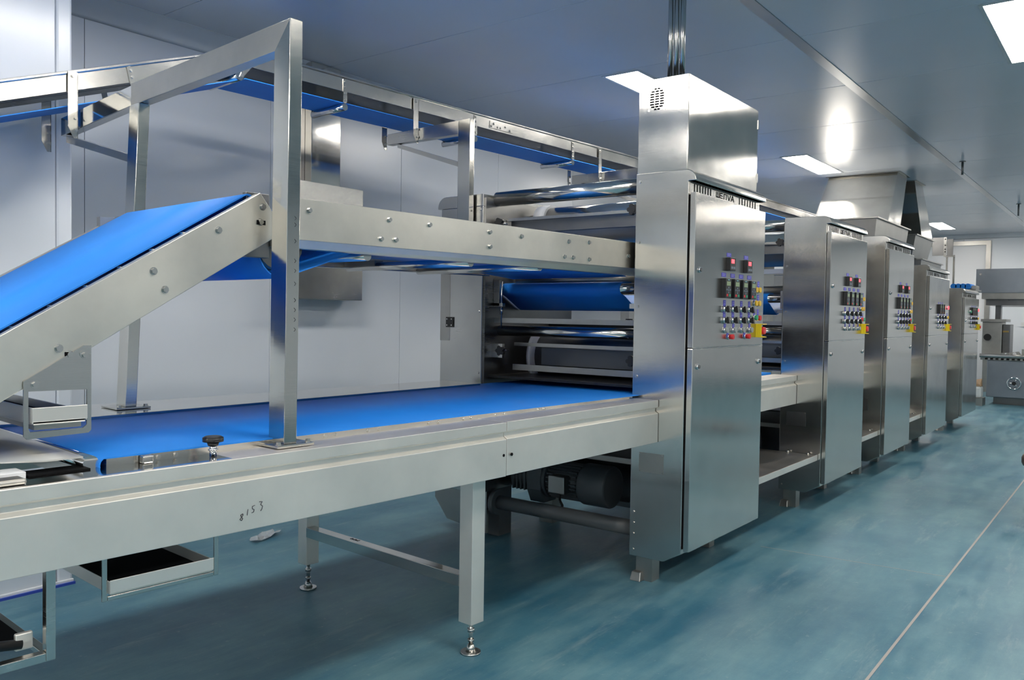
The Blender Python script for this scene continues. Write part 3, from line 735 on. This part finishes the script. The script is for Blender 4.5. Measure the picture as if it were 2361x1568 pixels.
    def drive(x, z, w=.071):
        m = MB(); m.box(x-w/2, x+w/2, YD-.026, YD, z-.05, z+.05); m.build('drive_keypad', 'black', up, bev=.002)
        m = MB(); y = YD-.0268
        m.box(x-w*.34, x+w*.34, y, y+.0006, z+.012, z+.034, 0); m.box(x-w*.15, x+w*.15, y, y+.0006, z+.040, z+.044, 1)
        for dx, dz_ in ((-.3, -.008), (.3, -.008), (0, .002), (0, -.010), (0, -.022)): m.box(x+dx*w-.006, x+dx*w+.006, y, y+.0006, z+dz_-.004, z+dz_+.004, 2)
        m.box(x-w*.36, x-w*.08, y, y+.0006, z-.042, z-.030, 3); m.box(x+w*.08, x+w*.36, y, y+.0006, z-.042, z-.030, 4)
        m.build('keypad_face', ['lcd', 'cyan', 'key', 'red', 'green'], up)
    def switch(x, z):
        m = MB(); m.cyl((x, YD, z), (x, YD-.012, z), .019, n=18, mi=1); m.cyl((x, YD-.012, z), (x, YD-.018, z), .014, n=16)
        m.prism([(x-.008, YD-.018, z-.017), (x-.008, YD-.034, z-.017), (x-.008, YD-.028, z+.017), (x-.008, YD-.018, z+.017)], (.016, 0, 0))
        m.build('rotary_switch', ['black', 'chrome'], up); tagp(x+.002, z+.031)
    def button(x, z, mat, tg=True, r=.014, nm='push_button', d=.02):
        m = MB(); m.cyl((x, YD, z), (x, YD-.008, z), r*1.15, n=18, mi=1); m.cyl((x, YD-.008, z), (x, YD-d, z), r, n=18); m.build(nm, [mat, 'chrome'], up)
        if tg: tagp(x+.002, z+.031, .026, .034)
    def estop(x, z):
        m = MB(); w = .029
        m.box(x-w, x+w, YD-.012, YD, z-.038, z+.038); m.box(x-w, x-w+.007, YD-.034, YD-.012, z-.034, z+.034)
        m.prism([(x-w, YD-.012, z+.03), (x-w, YD-.044, z+.034), (x-w, YD-.044, z+.038), (x-w, YD-.012, z+.038)], (2*w, 0, 0)); m.prism([(x-w, YD-.012, z-.038), (x-w, YD-.044, z-.038), (x-w, YD-.044, z-.034), (x-w, YD-.012, z-.03)], (2*w, 0, 0))
        m.build('emergency_stop_guard', 'yellow', up, bev=.002)
        m = MB(); m.cyl((x, YD-.012, z), (x, YD-.026, z), .014, n=16); m.cyl((x, YD-.026, z), (x, YD-.044, z), .022, .019, n=22); m.build('emergency_stop_button', 'red', up)
    kx = (x1-x0)/.915
    X = lambda q: x0 + (q-3.68)*kx
    if cfg in (1, 2):
        for q in (4.095, 4.325): display(X(q), 1.607); tagp(X(q-.005), 1.655, .056, .021)
        for k in range(4): drive(X(4.035+.114*k), 1.482); tagp(X(4.03+.114*k), 1.55, .056, .022)
        for k in range(4):
            switch(X(4.045+.111*k), 1.375); switch(X(4.045+.111*k), 1.318); button(X(4.055+.111*k), 1.266, 'grey')
        for q in (4.455, 4.505): button(X(q), 1.487, 'amber', True, .015, d=.016); button(X(q), 1.413, 'amber', True, .015, d=.016)
        if cfg == 1:
            button(X(4.455), 1.334, 'green'); button(X(4.505), 1.332, 'red')
            for q in (4.105, 4.33): button(X(q), 1.232, 'red', False, .013, d=.03); tagp(X(q-.01), 1.245, .026, .034)
        else:
            button(X(4.455), 1.334, 'red'); button(X(4.505), 1.332, 'green')
        estop(X(4.508), 1.262)
    else:
        nk = 3 if cfg == 4 else 4
        for k in range(nk): drive(X(4.09+.09*k), 1.455, .05); tagp(X(4.09+.09*k), 1.518, .03, .02)
        button(X(4.50), 1.475, 'redled', False, .018)
        if cfg == 5: button(X(4.0), 1.45, 'green', False, .016)
        button(X(4.5), 1.37, 'amber', True, .015)
        for k in range(3):
            switch(X(4.08+.13*k), 1.37); switch(X(4.08+.13*k), 1.315); button(X(4.09+.12*k), 1.266, 'grey')
        estop(X(4.508), 1.262)
    return c
ST = [(3.68, 4.595, 1.93, 1), (5.82, 6.74, 1.93, 2), (7.435, 8.36, 1.93, 2), (9.082, 10.112, 1.7815, 4), (11.12, 12.14, 1.618, 5)]
LB = ['nearest tall steel control cabinet carrying the cable box on top', 'second steel control cabinet along the aisle, beyond the first gap', 'third steel control cabinet along the aisle, below the exhaust duct',
      'fourth and slightly lower steel control cabinet along the aisle', 'fifth, last and lowest steel control cabinet along the aisle']
for (x0, x1, zt, cfg), lb, pz in zip(ST, LB, (.553, .58, .56, None, None)):
    control_cabinet(x0, x1, zt, .19, 1.18, cfg, lb, pz)

# ---- cable box and conduit on cabinet 1
cb = thing('cable_box', (4.15, 1.92, 2.042), 'tall steel cable box standing on top of the nearest control cabinet', 'box')
MB().box(3.70, 4.59, 1.785, 2.055, 2.0425, 2.505).build('body', 'box', cb, bev=.002)
MB().box(3.704, 4.586, 1.7825, 1.785, 2.046, 2.502).build('side_cover', 'box', cb)
m = MB()
zz = 2.455; rows_ = [(-.018, .018), (-.034, .034), (-.04, .04), (-.04, .04), (-.04, .04), (-.04, .04), (-.04, .04), (-.034, .034), (-.018, .018)]
for i, (a, b) in enumerate(rows_):
    z = zz - i*.0125; k = 3 if b > .03 else 2
    for j in range(k):
        y0 = 1.955 + a + (b-a)*j/k + .002; m.box(3.6985, 3.7002, y0, y0+(b-a)/k-.005, z-.0035, z+.0035)
m.build('vent_hole', 'dark', cb, kind='stuff')
bolts('vent_screw', cb, [(3.70, 1.955+a, 2.405+b) for a in (-.042, .042) for b in (-.052, .052)], (-1, 0, 0), .004, .003)
m = MB(); [m.box(4.584, 4.594, 1.779, 1.787, z, z+.05) for z in (2.10, 2.40)]; m.build('hinge', 'steel', cb)
cd_ = thing('conduit', (3.79, 1.90, 2.506), 'pair of steel conduit pipes rising from the cable box to the ceiling', 'pipe')
for y in (1.905, 1.872, 1.938): MB().cyl((3.80, y, 2.5055), (3.80, y, ZC), .0135, n=16).build('pipe', 'steel', cd_)
MB().box(3.775, 3.825, 1.85, 1.96, 2.5055, 2.512).build('flange', 'steel', cd_)

# ---- roller stands: far cabinet, rollers, belts, motor
def roller_stand(x0, x1, label, full=True, top=2.02):
    r = thing('roller_stand', ((x0+x1)/2, 2.8, 0), label, 'roller machine', 'roller stands of the line')
    Y0, Y1 = 3.04, 3.36
    MB().box(x0, x1, Y0, Y1, .29, top-.07).build('far_housing', 'steel', r, bev=.003)
    m = MB(); R = .06; pr = [(Y0+.03, top-.07), (Y0+.03, top-.02)]
    pr = [(Y0, top-.0695), (Y1+.03, top-.0695), (Y1+.03, top-.06)]
    for i in range(7):
        a = math.pi/2*i/6; pr.append((Y1+.03-R+R*math.cos(a), top-.06+R*math.sin(a)))
    pr += [(Y0, top)]
    m.prism([(x0, y, z) for y, z in pr], (x1-x0, 0, 0)); m.build('housing_roof', 'steel', r, bev=.002)
    if not full:
        MB().box(x0+.2, x0+.3, 3.08, 3.2, 0, .29).build('foot', 'dull', r)
        return r
    MB().box(x0-.002, x0, 3.285, Y1, 1.17, 1.86).build('hinged_cover', 'dull', r)
    h = MB().box(x0-.008, x0-.002, 3.255, 3.31, 1.25, 1.31).build('hinge', 'black', r)
    m = MB(); [m.cyl((x0-.008, y, z), (x0-.011, y, z), .004, n=8) for y in (3.265, 3.30) for z in (1.262, 1.298)]; m.build('hinge_screw', 'bolt', h)
    bolts('housing_screw', r, [(x0, 3.062, z) for z in (1.93, 1.345, .99)], (-1, 0, 0), .006, .005)
    # inner side plates: interior shade put into dark steel, lit upper plate kept lighter
    MB().box(x0+.015, x1, 3.03, 3.0398, .89, 1.80).build('inner_plate', 'darksteel', r); MB().box(x0+.015, x1, 3.03, 3.0398, 1.802, top-.02).build('upper_plate', 'dull', r); MB().box(x0+.02, x1, 2.0505, 2.06, .89, 2.0).build('inner_plate', 'darksteel', r)
    def rol(x, z, rad, mat, nm='roller', y0=2.06, y1=3.03, n=28):
        return MB().cyl((x, y0, z), (x, y1, z), rad, n=n).build(nm, mat, r)
    def bar(x, z, hx, hz, mat, nm='cross_bar', y0=2.06, y1=3.03): return MB().box(x, x+hx, y0, y1, z, z+hz).build(nm, mat, r)
    rol(x0+.12, 2.0, .042, 'roll', 'top_roller')
    big = rol(x0+.47, 1.895, .085, 'roll', 'sheeting_roller', 2.06, 2.88, 36)
    MB().cyl((x0+.47, 2.88, 1.895), (x0+.47, 2.96, 1.895), .10, n=36).build('end_disc', 'white', big)
    MB().cyl((x0+.47, 2.96, 1.895), (x0+.47, 3.03, 1.895), .05, n=18).build('shaft', 'chrome', big)
    # scraper tray
    m = MB(); m.hexa([(x0+.16, 2.065, 1.80), (x0+.38, 2.065, 1.72), (x0+.38, 2.96, 1.72), (x0+.16, 2.96, 1.80), (x0+.16, 2.065, 1.878), (x0+.38, 2.065, 1.80), (x0+.38, 2.96, 1.80), (x0+.16, 2.96, 1.878)])
    m.build('scraper', 'darksteel', r, bev=.003)
    MB().box(x0+.12, x0+.16, 2.065, 2.97, 1.868, 1.884).build('scraper_edge', 'steel', r)
    MB().box(x0+.30, x0+.34, 2.065, 2.97, 1.665, 1.70).build('guide_plate', 'white', r)
    def star(x, y, z, par):
        m = MB()
        for k in range(5):
            a = 2*math.pi*k/5; m.cyl((x-.012, y+.018*math.cos(a), z+.018*math.sin(a)), (x+.012, y+.018*math.cos(a), z+.018*math.sin(a)), .012, n=10)
        m.cyl((x-.014, y, z), (x+.014, y, z), .02, n=14); m.cyl((x+.014, y, z), (x+.07, y, z), .006, n=10, mi=1)
        m.build('star_knob', ['black', 'chrome'], par)
    star(x0+.10, 3.0, 1.86, r); star(x0+.06, 2.10, 1.875, r)
    # upper belt transfer: roller carrying blue apron
    rol(x0+.17, 1.475, .028, 'chrome', 'apron_shaft', 2.06, 3.03)
    rol(x0+.30, 1.535, .04, 'dull', 'press_roller', 2.15, 3.0)
    L_, R_, D_ = [], [], []
    for (x, z, nx, nz) in [(.42, 1.52, 0, -1), (.28, 1.515, 0, -1), (.19, 1.514, .1, -1), (.155, 1.505, .6, -.8), (.138, 1.48, 1, 0), (.145, 1.455, .9, .4), (.20, 1.432, .6, .8), (.31, 1.374, .6, .8), (.345, 1.358, .2, 1), (.38, 1.365, -.3, .9), (.6, 1.45, 0, 1)]:
        L_.append((x0+x, 2.215, z)); R_.append((x0+x, 3.02, z)); D_.append((nx, 0, nz))
    MB().strip(L_, R_, D_, .004).build('belt_apron', 'belt', r)
    m = MB(); m.box(x0+.09, x0+.11, 2.985, 3.028, 1.38, 1.53); m.box(x0+.09, x0+.115, 2.96, 3.028, 1.375, 1.395); m.cyl((x0+.10, 2.975, 1.25), (x0+.10, 2.975, 1.52), .005, n=10); m.cyl((x0+.10, 2.975, 1.33), (x0+.10, 2.975, 1.38), .009, n=10)
    m.build('tension_bracket', 'steel', r)
    m = MB(); m.box(x0+.09, x0+.115, 2.062, 2.10, 1.40, 1.53); m.box(x0+.07, x0+.09, 2.062, 2.115, 1.37, 1.395); m.build('tension_bracket', 'steel', r)
    bar(x0+.10, 1.282, .012, .028, 'dull'); rol(x0+.16, 1.236, .031, 'roll', 'idle_roller')
    bar(x0+.22, 1.146, .012, .02, 'dull', 'cross_bar', 2.06, 2.97); bar(x0+.20, 1.005, .012, .034, 'dull', 'cross_bar', 2.06, 2.965)
    rol(x0+.52, 1.08, .15, 'darksteel', 'gauge_roller', 2.06, 2.93, 36)
    MB().cyl((x0+.50, 2.93, 1.08), (x0+.50, 2.955, 1.08), .18, n=40).build('end_ring', 'white', r)
    MB().box(x0+.66, x0+.67, 2.06, 3.03, .97, 1.28).build('rear_shade_sheet', 'black', r)  # black sheet added to paint the shade at the back of the machine
    MB().box(x0+.26, x0+.27, 2.065, 2.80, 1.04, 1.14).build('guard_plate', 'motor', r)
    star(x0+.09, 2.97, 1.12, r); star(x0+.06, 2.09, 1.10, r)
    MB().box(x0+.08, x0+.10, 2.95, 3.03, 1.08, 1.16).build('knob_plate', 'steel', r)
    bar(x0+.05, .965, .6, .012, 'black', 'belt_cover'); bar(x0+.62, .965, .01, .75, 'dark', 'rear_shade_sheet') if False else None
    # drive underneath
    xm, zm = x0+.33, .37
    mo = MB(); mo.cyl((xm, 2.52, zm), (xm, 2.74, zm), .092, n=32)
    for k in range(28):
        a = 2*math.pi*k/28
        c_, s_ = math.cos(a), math.sin(a)
        mo.hexa([(xm+.09*c_-.003*s_, 2.53, zm+.09*s_+.003*c_), (xm+.108*c_-.003*s_, 2.53, zm+.108*s_+.003*c_), (xm+.108*c_+.003*s_, 2.53, zm+.108*s_-.003*c_), (xm+.09*c_+.003*s_, 2.53, zm+.09*s_-.003*c_),
                 (xm+.09*c_-.003*s_, 2.73, zm+.09*s_+.003*c_), (xm+.108*c_-.003*s_, 2.73, zm+.108*s_+.003*c_), (xm+.108*c_+.003*s_, 2.73, zm+.108*s_-.003*c_), (xm+.09*c_+.003*s_, 2.73, zm+.09*s_-.003*c_)])
    mob = mo.build('motor', 'motor', r)
    MB().cyl((xm, 2.34, zm), (xm, 2.52, zm), .118, n=32).build('fan_cowl', 'motor', mob, bev=.012)
    MB().cyl((xm, 2.74, zm), (xm, 2.765, zm), .112, n=32).build('motor_flange', 'motor', mob)
    MB().box(xm-.155, xm-.085, 2.57, 2.68, zm-.05, zm+.05).build('terminal_box', 'dull', mob, bev=.006)
    MB().tube([(xm-.12, 2.62, zm-.05), (xm-.12, 2.62, zm-.09), (xm-.12, 2.60, zm-.12), (xm-.10, 2.64, zm-.16)], .007, n=8).build('motor_cable', 'black', mob)
    g = MB(); g.prism([(xm-.09, 2.77, zm+.13), (xm+.09, 2.77, zm+.13), (xm+.11, 2.77, zm-.06), (xm+.06, 2.77, zm-.14), (xm-.06, 2.77, zm-.14), (xm-.10, 2.77, zm-.06)], (0, .10, 0)); g.cyl((xm, 2.87, zm), (xm, 3.0, zm), .09, n=20)
    for k in range(4): g.box(xm-.1, xm+.1, 2.885+.028*k, 2.895+.028*k, zm-.075, zm+.075)
    g.build('gearbox', 'motor', r, bev=.004)
    MB().cyl((x0+.14, 2.06, .222), (x0+.14, 3.03, .222), .040, n=26).build('tie_tube', 'darkpaint', r)
    MB().cyl((x0+.14, 3.0, .222), (x0+.14, 3.03, .222), .075, n=24).build('tube_flange', 'darkpaint', r)
    m = MB(); m.box(x0+.20, x0+.32, 3.05, 3.17, 0, .29); m.build('foot', 'darkpaint', r)
    m = MB(); m.box(x0+.66, x0+.76, 2.98, 3.08, 0, .29); m.build('foot', 'dull', r)
    m = MB(); m.prism([(x0+.08, 3.05, .288), (x0+.08, 3.46, .288), (x0+.08, 3.46, .20), (x0+.08, 3.36, .08), (x0+.08, 3.05, .04)], (.02, 0, 0)); m.build('gusset', 'dull', r)
    bar(x0+.40, .50, .02, .03, 'dull', 'cross_bar'); bar(x0+.55, .215, .02, .03, 'darksteel', 'cross_bar')
    MB().box(x0+.62, x0+.63, 2.06, 3.03, .22, .66).build('rear_panel', 'darksteel', r)
    MB().box(x0+.1, x0+.6, 2.06, 3.03, .655, .665).build('drip_shelf', 'black', r)
    return r
roller_stand(3.68, 4.60, 'roller machine between steel housings behind the nearest control cabinet')
roller_stand(5.82, 6.74, 'roller machine behind the second control cabinet, seen through the first gap')
roller_stand(7.435, 8.36, 'steel drive housing behind the third control cabinet', False)
roller_stand(9.082, 10.11, 'steel drive housing behind the fourth control cabinet', False, 1.88)
roller_stand(11.12, 12.14, 'steel drive housing behind the fifth control cabinet', False, 1.72)

# ---- link conveyors and step platforms between the stations
gaps = [(4.60, 5.815), (6.745, 7.43), (8.365, 9.077), (10.117, 11.115)]
names_g = ['between the first and second cabinets', 'between the second and third cabinets', 'between the third and fourth cabinets', 'between the fourth and fifth cabinets']
for i, ((a, b), nm) in enumerate(zip(gaps, names_g)):
    lc = thing('link_conveyor', ((a+b)/2, 2.5, .7), 'low link conveyor with steel rail '+nm, 'conveyor', 'link conveyors')
    yo = 1.935
    pr = [(.165, .935), (0, .935), (0, .900), (.016, .893), (.016, .878), (0, .868), (0, .735), (.03, .735), (.03, .74), (.006, .74), (.006, .862), (.026, .875), (.026, .897), (.006, .905), (.006, .93), (.165, .93)]
    MB().prism([(a+.003, yo+t_, z) for t_, z in pr], (b-a-.006, 0, 0)).build('side_rail', 'panel', lc, bev=.0015)
    MB().box(a-.24 if i == 0 else a+.003, b-.003, 2.12, 3.0, .90, .945).build('belt', 'belt', lc)
    if i < 3:
        sp = thing('step_platform', ((a+b)/2, 2.1, .35), 'steel step platform '+nm, 'step', 'step platforms')
        MB().box(a+.003, b-.003, 1.785, 2.5, .385, .392).build('tread', 'dull', sp)
        MB().box(a+.003, b-.003, 1.779, 1.7848, .355, .394).build('front_edge', 'panel', sp, bev=.001)
        m = MB(); [m.cyl((b-.02, y, .392), (b-.02, y, .402), .012, n=12) for y in (1.84, 1.98)]; m.build('fixing_bolt', 'bolt', sp)
        MB().box(a+.003, b-.003, 2.5, 2.51, .392, .75).build('riser', 'dull', sp)
        if i == 0:
            m = MB(); [m.box(a+.7, a+1.05, 2.498, 2.5, z, z+.008) for z in (.46, .53, .60)]; m.build('riser_slot', 'dark', sp)

# ---- hoppers and exhaust ducts
def frustum(name, mat, b, t, par, bev=0):      # b/t = (x0,x1,y0,y1,z)
    q = lambda c: [(c[0], c[2], c[4]), (c[1], c[2], c[4]), (c[1], c[3], c[4]), (c[0], c[3], c[4])]
    return MB().loft(q(b), q(t)).build(name, mat, par, bev)
d = thing('exhaust_duct', (9.8, 2.6, 2.38), 'large tapered steel exhaust duct rising to the ceiling above the third cabinet', 'duct', 'exhaust ducts')
frustum('duct_body', 'box', (9.45, 10.0, 2.22, 3.02, 2.38), (10.03, 10.47, 2.27, 3.02, ZC-.006), d)
MB().box(10.0, 10.5, 2.24, 3.05, ZC-.006, ZC-.001).build('ceiling_flange', 'dull', d)
d = thing('exhaust_duct', (11.3, 2.6, 2.38), 'narrower steel exhaust duct just behind the large one', 'duct', 'exhaust ducts')
frustum('duct_body', 'box', (11.1, 11.76, 2.22, 3.02, 2.36), (10.78, 11.21, 2.25, 3.0, ZC-.006), d)
MB().box(10.75, 11.24, 2.22, 3.03, ZC-.006, ZC-.001).build('ceiling_flange', 'dull', d)
def hopper(x0, x1, zr, zb2, y0, label, inset=.06):
    h = thing('dust_hood', ((x0+x1)/2, 2.6, zb2), label, 'hood', 'dust hoods')
    frustum('hood_body', 'dull', (x0+inset, x1-inset, y0+inset, 3.0-inset, zb2), (x0+.01, x1-.01, y0+.012, 2.99, zr), h)
    MB().box(x0-.02, x1+.02, y0-.012, 3.02, zr+.0005, zr+.014).build('rim', 'dull', h)
    return h
hopper(8.93, 10.36, 2.365, 1.895, 2.2, 'flared steel dust hood resting on the fourth cabinet row')
h = hopper(10.72, 11.72, 2.345, 2.09, 2.2, 'flared steel dust hood above the fifth cabinet row')
frustum('lower_hood', 'dull', (11.1, 12.2, 2.24, 2.96, 1.745), (11.07, 12.30, 2.21, 2.99, 2.075), h); MB().box(11.04, 12.33, 2.19, 3.0, 2.0755, 2.089).build('lower_rim', 'dull', h)

# ---- blue modular belt roll on the last machine
br = thing('belt_roll', (12.3, 2.2, 1.72), 'rolls of bright blue modular belt lying on top of the last machine', 'belt')
for k in range(4): MB().cyl((12.2, 2.04-.056*k, 1.79), (12.55, 2.04-.056*k, 1.79), .036, n=16).build('belt_fold', 'belt', br)
MB().box(12.15, 12.6, 1.77, 2.2, 1.732, 1.745).build('support', 'dull', br)
MB().box(12.25, 12.5, 1.78, 1.85, 1.7455, 1.80).build('bearing_block', 'dull', br, bev=.01)
MB().box(12.2, 12.5, 1.85, 2.35, 1.45, 1.7315).build('carrier', 'dull', br)
MB().box(12.145, 12.2, 1.90, 2.30, 1.45, 1.60).build('mounting_plate', 'dull', br)

# ---- end support of overhead conveyor
es = thing('end_support', (14, 2.5, 0), 'slim steel end frame with square end plates near the far door', 'frame')
for y in (2.44, 2.345): MB().box(14.0, 14.03, y-.012, y+.012, 0, 2.33).build('post', 'steel', es)
MB().box(13.98, 14.0, 2.485, 2.64, 2.325, 2.60).build('end_plate', 'darksteel', es); MB().box(13.99, 14.01, 2.36, 2.44, 2.31, 2.57).build('end_plate', 'darksteel', es)
m = MB().box(13.97, 13.98, 2.445, 2.482, 2.31, 2.60); pl_ = m.build('slotted_strip', 'steel', es)
m = MB(); [m.cyl((13.97, 2.463, z), (13.966, 2.463, z), .009, n=10) for z in (2.57, 2.48, 2.42, 2.38)]; m.build('slot_hole', 'dark', pl_)
MB().box(13.96, 14.02, 2.33, 2.46, 2.30, 2.315).build('cross_bar', 'steel', es)

# ---- far cutting machine
fm_ = thing('cutting_machine', (15.6, 1.3, 0), 'far steel cutting machine with handwheel at the right edge', 'machine')
MB().box(15.3, 17.3, .4, 2.035, .12, .715).build('base_cabinet', 'guard', fm_, bev=.01)
MB().box(15.45, 17.2, .5, 1.95, .0, .12).build('plinth', 'darksteel', fm_)
MB().cyl((15.27, .4, .785), (15.27, 2.14, .785), .032, n=16).build('front_roll', 'steel', fm_)
MB().box(15.28, 17.2, .4, 2.13, .716, .755).build('table_edge', 'steel', fm_)
m = MB(); [m.box(15.274, 15.2805, .45+.075*k, .49+.075*k, .724, .748) for k in range(22)]; m.build('edge_slot', 'dark', fm_, kind='stuff')
MB().box(15.45, 15.9, 1.86, 2.14, .756, 1.33).build('gear_head', 'dull', fm_, bev=.01); MB().box(15.5, 15.9, 1.75, 1.858, .83, 1.29).build('head_cover', 'darksteel', fm_, bev=.01)
MB().box(15.42, 15.95, 1.80, 2.16, 1.331, 1.375).build('head_cap', 'dull', fm_)
MB().cyl((15.45, 2.06, 1.08), (15.43, 2.06, 1.08), .055, n=20).build('dial', 'black', fm_); MB().box(15.48, 15.499, 1.77, 1.85, 1.165, 1.19).build('brass_tag', 'brass', fm_)
MB().box(15.6, 15.75, 1.90, 1.98, 1.376, 1.64).build('column', 'darksteel', fm_); MB().box(15.6, 15.75, .4, .48, .756, 1.64).build('column', 'darksteel', fm_)
MB().box(15.35, 17.2, .3, 2.15, 1.70, 1.80).build('frame_beam', 'dull', fm_); MB().box(15.45, 17.1, .35, 2.1, 1.60, 1.70).build('under_beam_block', 'darksteel', fm_)  # second box is a dark block filling the space under the beam
MB().box(15.32, 15.345, .2, 2.235, 1.80, 2.185).build('guard_panel', 'guard', fm_, bev=.004)
MB().cyl((15.32, 2.17, 2.10), (15.314, 2.17, 2.10), .018, n=14).build('guard_bolt', 'bolt', fm_)
m = MB(); m.prism([(15.5, 1.88, .756), (15.5, 1.78, .83), (15.5, 1.62, .86), (15.5, 1.55, .756)], (.02, 0, 0)); m.box(15.48, 15.52, 1.45, 1.58, .756, .90); m.cyl((15.48, 1.515, .845), (15.475, 1.515, .845), .03, n=18, mi=1); m.cyl((15.5, 1.68, .82), (15.49, 1.68, .82), .025, n=14, mi=1)
m.build('bearing_plate', ['steel', 'white'], fm_)
hw = MB(); hw.ring((15.235, 1.645, .36), (1, 0, 0), .092, .013); hw.cyl((15.235, 1.645, .36), (15.30, 1.645, .36), .016, n=14)
for a in (0.05, 2.0, -2.35):
    hw.cyl((15.24, 1.645, .36), (15.24, 1.645+.085*math.cos(a), .36+.085*math.sin(a)), .008, n=10)
hw.cyl((15.222, 1.645, .36), (15.25, 1.645, .36), .03, n=16, mi=1)
hw.build('handwheel', ['chrome', 'black'], fm_, label='chrome three-spoke handwheel')
# things on the floor beside it
b = thing('white_sack', (15.0, 2.12, 0), 'small white sack on the floor beside the far cutting machine', 'sack')
MB().box(14.93, 15.12, 2.05, 2.22, .12, .30).build('sack', 'cloth', b, bev=.03); MB().box(14.9, 15.2, 2.03, 2.3, 0.0, .119).build('pallet', 'dull', b)
b = thing('cardboard_scrap', (15.1, 2.13, .30), 'crumpled brown cardboard lying on the white sack', 'cardboard')
MB().hexa([(14.95, 2.06, .302), (15.1, 2.06, .302), (15.1, 2.2, .31), (14.95, 2.2, .302), (14.96, 2.08, .33), (15.09, 2.07, .42), (15.08, 2.17, .40), (14.97, 2.19, .36)]).build('card', 'card', b)

# ---- plastic film scrap on the floor
me = MB(); n = 7
for i in range(n):
    for j in range(4):
        me.v.append((2.86+.035*i+random.uniform(-.012, .012), 4.0+.028*j+.01*i+random.uniform(-.008, .008), .004+random.uniform(0, .022)))
for i in range(n-1):
    for j in range(3):
        a = i*4+j; me.face([a, a+1, a+5, a+4])
o = me.build('plastic_scrap', 'film', label='crumpled clear plastic film on the floor behind the conveyor', cat='plastic')
o.modifiers.new('solid', 'SOLIDIFY').thickness = .001
# ---- edge of a brown stool at the right edge of the frame
stl = thing('stool', (6.75, .478, 0), 'brown stool just cut off by the right edge', 'stool')
MB().cyl((6.75, .478, .33), (6.75, .478, .42), .19, n=32).build('seat', 'leather', stl, bev=.03)
for k in range(3):
    a = 2*math.pi*k/3+.4; MB().cyl((6.75+.16*math.cos(a), 0.478+.16*math.sin(a)-.02, 0), (6.75+.1*math.cos(a), 0.478+.1*math.sin(a), .33), .012, n=10).build('leg', 'chrome', stl)
